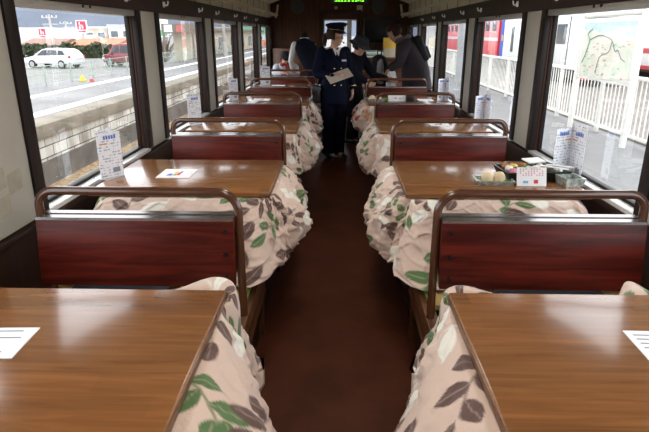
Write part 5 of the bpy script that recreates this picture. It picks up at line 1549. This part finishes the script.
# -------- attendant in dark vest and white shirt, back turned, at the far left tables
M['vest'] = mat('black_vest_cloth', (0.005, 0.006, 0.014), rough=0.85, spec=0.15, var=0.2)
H3 = head_frame(V(-0.02, 0.30, 1.44), PI, 0.85)
J = dict(pel=V(0.20, -0.08, 0.88), chest=V(0.0, 0.10, 1.38), neck=V(-0.01, 0.17, 1.43), shL=V(-0.185, 0.08, 1.36), shR=V(0.14, 0.10, 1.35),
         elL=V(-0.25, 0.12, 1.10), wrL=V(-0.24, 0.24, 0.95), elR=V(0.16, 0.26, 1.12), wrR=V(0.06, 0.40, 0.98),
         hipL=V(0.12, -0.08, 0.85), hipR=V(0.29, -0.08, 0.85), knL=V(0.23, -0.06, 0.46), knR=V(0.38, -0.06, 0.46), anL=V(0.31, -0.10, 0.08), anR=V(0.47, -0.10, 0.08), toe=V(0, 0.1, -0.04), shoeyaw=PI)
P3, _ = figure('person in black vest and white shirt leaning over with their back turned', (-0.60, 9.90, 0), J, H3, 1.0, {'L': ((0.1, 0.8, -0.5), (1, 0, 0.2), 0.5), 'R': ((-0.2, 0.9, -0.4), (-1, 0, 0.2), 0.5)}, ('vest', M['vest']), M['vest'], M['hair_bk'], lambda c: (c.y > -0.04) or c.z > 0.05,
    torso=[([V(0.20, -0.09, 0.84), V(0.15, -0.05, 1.0), V(0.06, 0.03, 1.2), V(0.0, 0.09, 1.35), V(-0.01, 0.14, 1.44)], [(0.175, 0.13), (0.165, 0.125), (0.185, 0.125), (0.190, 0.108), (0.10, 0.075)])], sleeve=M['shirt'])
t = MB(); t.tube([V(-0.01 + 0.062 * math.cos(a), 0.150 + 0.045 * math.sin(a), 1.465) for a in [2 * PI * i / 20 for i in range(21)]], (0.018), M['shirt'], seg=8); t.build('shirt_collar', P3, smooth=60)

# -------- seated person in dark cap with red scarf at the last left table
M['jk_grey'] = mat('light_grey_jacket', (0.36, 0.36, 0.40), rough=0.85, var=0.12, bump=0.2, bscale=60)
M['jeans'] = mat('dark_trousers', (0.02, 0.02, 0.03), rough=0.9)
M['scarf'] = mat('dark_red_scarf', (0.22, 0.02, 0.02), rough=0.9, var=0.5, scale=25)
H5 = head_frame(V(0.0, -0.32, 1.10), 0.5, 0.75)
J = dict(pel=V(0, 0.0, 0.56), chest=V(0.0, -0.20, 0.96), neck=V(0, -0.26, 1.01), shL=V(0.175, -0.20, 0.93), shR=V(-0.175, -0.20, 0.93),
         elL=V(0.23, -0.38, 0.83), wrL=V(0.10, -0.52, 0.845), elR=V(-0.20, -0.38, 0.83), wrR=V(-0.05, -0.54, 0.845),
         hipL=V(0.09, -0.02, 0.55), hipR=V(-0.09, -0.02, 0.55), knL=V(0.11, -0.46, 0.52), knR=V(-0.11, -0.46, 0.52), anL=V(0.11, -0.46, 0.08), anR=V(-0.11, -0.46, 0.08))
P5, _ = figure('seated person in dark cap, grey jacket and red scarf bent over the last table', (-1.02, 10.97, 0), J, H5, 1.0, {'L': ((-0.9, -0.4, 0), (0.3, -0.8, 0.3), 0.4), 'R': ((0.9, -0.4, 0), (-0.3, -0.8, 0.3), 0.4)}, ('jacket', M['jk_grey']), M['jeans'], M['hair_bk'], lambda c: (c.y > -0.02 and c.z > -0.06) or c.z > 0.05,
    torso=[([V(0, 0.02, 0.52), V(0, -0.04, 0.65), V(0, -0.12, 0.8), V(0, -0.20, 0.94), V(0, -0.25, 1.0)], [(0.18, 0.14), (0.175, 0.135), (0.19, 0.135), (0.18, 0.10), (0.09, 0.07)])])
t = MB(); t.lathe([(0.0, 0.075), (0.06, 0.07), (0.095, 0.04), (0.102, 0.0), (0.096, 0.0), (0.088, 0.03), (0.0, 0.05)], (0, 0, 0), M['blk_cloth'], 28)
for v in t.bm.verts: v.co.y *= 1.12
bmesh.ops.transform(t.bm, matrix=H5 @ Matrix.Translation((0, 0.012, 0.045)), verts=t.bm.verts); cpp = t.build('knit_cap', P5, smooth=60)
t = MB(); t.tube([V(0.075 * math.cos(a), -0.275 + 0.07 * math.sin(a), 1.0 + 0.015 * math.sin(3 * a)) for a in [2 * PI * i / 20 for i in range(21)]], 0.032, M['scarf'], seg=10)
t.tube([V(0.03, -0.34, 0.99), V(0.05, -0.36, 0.92), V(0.05, -0.35, 0.84)], [(0.04, 0.014)] * 3, M['scarf'], seg=10, smooth=3, ref=(1, 0, 0)); t.build('scarf', P5, smooth=60)
# their bench against the end partition
be = thing('seat_box', 'low dark wooden seat box against the end partition under the seated person', 'seat', (-0.86, 10.98, 0))
one_box('box', (-0.46, -0.13, 0), (0.40, 0.05, 0.40), M['bench_dark'], be, 0.004); one_box('seat_pad', (-0.46, -0.14, 0.40), (0.40, 0.05, 0.44), M['mat_tan'], be, 0.006)
card('white paper lying before the seated person in the dark cap', -0.98, 10.28, 0.1, 0.28, 0.16, False)

# -------- person in long grey-brown coat bending at the right windows
M['coat_gr'] = mat('grey_brown_coat', (0.045, 0.036, 0.042), rough=0.95, spec=0.15, var=0.2, scale=4, bump=0.25, bscale=70)
M['hood'] = mat('grey_fur_trim', (0.12, 0.10, 0.095), rough=1.0, var=0.5, scale=60, bump=0.8, bscale=160)
H4 = head_frame(V(-0.28, 0.0, 1.565), -1.25, 0.55)
J = dict(pel=V(0.06, 0.0, 0.90), chest=V(-0.09, 0.02, 1.42), neck=V(-0.19, 0.01, 1.48), shL=V(-0.11, -0.15, 1.41), shR=V(-0.09, 0.18, 1.40),
         elL=V(-0.19, -0.19, 1.15), wrL=V(-0.31, -0.12, 1.06), elR=V(-0.18, 0.22, 1.14), wrR=V(-0.33, 0.16, 1.04),
         hipL=V(0.06, -0.07, 0.87), hipR=V(0.06, 0.07, 0.87), knL=V(0.05, -0.06, 0.47), knR=V(0.05, 0.07, 0.47), anL=V(0.07, -0.06, 0.08), anR=V(0.07, 0.06, 0.08), toe=V(-0.1, 0, -0.04), shoeyaw=-PI / 2)
P4, _ = figure('person in long grey-brown coat with a black backpack bending at the right windows', (1.07, 8.25, 0), J, H4, 1.0, {'L': ((-0.5, 0.1, -0.8), (-0.7, -0.5, 0), 0.7), 'R': ((-0.6, -0.1, -0.7), (-0.7, 0.5, 0), 0.6)}, ('coat', M['coat_gr']), M['jeans'], M['hair_br'], lambda c: (c.y > -0.05 and c.z > -0.065) or c.z > 0.045,
    torso=[([V(0.09, 0, 0.62), V(0.09, 0, 0.78), V(0.07, 0, 0.95), V(0.035, 0.01, 1.15), V(-0.06, 0.02, 1.34), V(-0.12, 0.015, 1.44), V(-0.17, 0.01, 1.49)], [(0.20, 0.235), (0.195, 0.225), (0.18, 0.21), (0.18, 0.19), (0.19, 0.155), (0.15, 0.105), (0.085, 0.08)])])
t = MB(); t.tube([V(-0.15 + 0.085 * math.cos(a), 0.01 + 0.105 * math.sin(a), 1.475 + 0.03 * math.cos(a)) for a in [2 * PI * i / 20 for i in range(21)]], 0.038, M['hood'], seg=10); t.build('hood_collar', P4, smooth=60)
bp = thing('backpack', 'black backpack on the back of the person in the grey-brown coat', 'backpack', (1.18, 8.26, 1.26))
RB = Matrix.Rotation(-0.42, 4, 'Y')
t = MB(); t.box((-0.035, -0.14, -0.12), (0.105, 0.14, 0.26), M['blk_cloth'], 0.05, mtx=RB, seg=4); t.build('pack_body', bp, smooth=60)
t = MB(); t.box((0.09, -0.10, -0.10), (0.135, 0.10, 0.08), M['blk_cloth'], 0.02, mtx=RB, seg=3); t.build('front_pocket', bp, smooth=60)
for s in (-1, 1):
    t = MB(); t.tube([RB @ V(-0.03, s * 0.09, 0.24), RB @ V(-0.13, s * 0.12, 0.23), RB @ V(-0.24, s * 0.13, 0.14), RB @ V(-0.22, s * 0.16, 0.0), RB @ V(-0.03, s * 0.13, -0.10)], [(0.02, 0.006)] * 5, M['blk_cloth'], seg=8, smooth=4, ref=(0, 1, 0)); t.build('shoulder_strap', bp, smooth=60)
t = MB(); t.tube([RB @ V(0.0, -0.03, 0.255), RB @ V(0.0, -0.02, 0.29), RB @ V(0.0, 0.02, 0.29), RB @ V(0.0, 0.03, 0.255)], 0.008, M['blk_cloth'], seg=8, smooth=3); t.build('carry_loop', bp, smooth=60)

# silver and black backpack standing on the fifth right table, white bag in the coat wearer's hand
M['silver'] = mat('silver_nylon', (0.30, 0.31, 0.33), rough=0.35, var=0.3, scale=14, bump=0.3, bscale=30)
sb = thing('backpack', 'silver and black backpack standing on the fifth right table', 'backpack', (0.61, 8.54, TT))
t = MB()
t.rings([[(rx * math.copysign(abs(math.cos(a)) ** 0.7, math.cos(a)), ry * math.copysign(abs(math.sin(a)) ** 0.7, math.sin(a)), z) for a in [2 * PI * i / 24 for i in range(24)]] for rx, ry, z in ((0.11, 0.08, 0.0), (0.15, 0.11, 0.03), (0.155, 0.115, 0.18), (0.14, 0.10, 0.34), (0.10, 0.075, 0.43), (0.03, 0.03, 0.47))], M['blk_cloth'])
t.build('pack_body', sb, smooth=60)
t = MB(); t.rings([[(0.02 + rx * math.cos(a), -0.06 + ry * math.sin(a), z) for a in [2 * PI * i / 20 for i in range(20)]] for rx, ry, z in ((0.06, 0.05, 0.04), (0.09, 0.075, 0.07), (0.095, 0.075, 0.22), (0.07, 0.05, 0.36), (0.02, 0.02, 0.41))], M['silver']); t.build('front_pocket', sb, smooth=60)
t = MB(); t.tube([(-0.02, 0, 0.45), (-0.02, 0, 0.52), (0.03, 0, 0.52), (0.03, 0, 0.45)], 0.009, M['blk_cloth'], seg=8, smooth=3); t.build('carry_loop', sb)
for x in (-0.05, 0.08):
    t = MB(); t.tube([(x * 0.6, -0.06, 0.42), (x, -0.135, 0.30), (x, -0.145, 0.16), (x, -0.10, 0.03)], [(0.012, 0.004)] * 4, M['blk_cloth'], seg=8, smooth=3, ref=(1, 0, 0)); t.build('strap', sb)
wb = thing('plastic_bag', 'white plastic carrier bag held by the person in the grey-brown coat', 'bag', (0.77, 8.13, 0.80))
M['wbag'] = mat('white_plastic_film', (0.80, 0.81, 0.83), rough=0.35, var=0.06, bump=0.6, bscale=14)
t = MB()
rngb = random.Random(6)
t.rings([[((rx + rngb.uniform(-0.008, 0.008)) * math.cos(a), (ry + rngb.uniform(-0.008, 0.008)) * math.sin(a), z) for a in [2 * PI * i / 22 for i in range(22)]] for rx, ry, z in ((0.05, 0.04, 0.0), (0.075, 0.06, 0.03), (0.08, 0.06, 0.12), (0.06, 0.045, 0.2), (0.03, 0.02, 0.25))], M['wbag']); t.build('bag_body', wb, smooth=60)
for s in (-1, 1):
    t = MB(); t.tube([(s * 0.03, 0, 0.235), (s * 0.028, 0, 0.28), (0, 0, 0.31)], [(0.012, 0.003)] * 3, M['wbag'], seg=8, smooth=3, ref=(0, 1, 0)); t.build('handle', wb)
# lamps added out of view on the ceiling to brighten the carriage interior
lm = mat('added_lamp_cover', (0.9, 0.88, 0.82), 0.4, emit=((1.0, 0.92, 0.82), 13.0))
lp = None
for k, y in enumerate((-1.0, 1.0, 3.0)):
    if lp is None:
        lp = thing('added_ceiling_lamp', '', 'lamp')
        one_box('lamp_base', (-0.16, -0.42, -0.03), (0.16, 0.42, 0.0), M['white'], lp, 0.006)
        t = MB(); t.prism([(-0.14, -0.03), (-0.11, -0.075), (0.11, -0.075), (0.14, -0.03)], 'y', -0.40, 0.40, lm); t.build('lamp_cover', lp); o = lp
    else: o = copy_thing(lp)
    o.location = (0, y, 2.328)
    tag(o, 'long white lamp added out of view on the carriage ceiling to brighten the interior', 'lamp', 'added ceiling lamps')
# ------------------------------------------------------------------ light and view
w = bpy.data.worlds.new('overcast_sky'); SC.world = w; w.use_nodes = True
nt = w.node_tree; nt.nodes.clear()
o_ = N(nt, 'ShaderNodeOutputWorld'); bg = N(nt, 'ShaderNodeBackground')
tc = N(nt, 'ShaderNodeTexCoord'); sp = N(nt, 'ShaderNodeSeparateXYZ')
nt.links.new(tc.outputs['Generated'], sp.inputs[0])
rp = ramp(nt, [(0.0, (0.55, 0.57, 0.60)), (0.5, (0.93, 0.955, 1.0)), (1.0, (0.96, 0.97, 1.0))])
mr = N(nt, 'ShaderNodeMapRange'); mr.inputs['From Min'].default_value = -1; mr.inputs['From Max'].default_value = 1
nt.links.new(sp.outputs['Z'], mr.inputs['Value']); nt.links.new(mr.outputs[0], rp.inputs['Fac'])
nt.links.new(rp.outputs['Color'], bg.inputs['Color'])
bg.inputs['Strength'].default_value = 3.3
nt.links.new(bg.outputs[0], o_.inputs['Surface'])
vs = SC.view_settings
SC.display_settings.display_device = 'sRGB'
vs.view_transform = 'Standard'; vs.look = 'None'; vs.gamma = 1.0; vs.use_curve_mapping = False
vs.exposure = 0.25
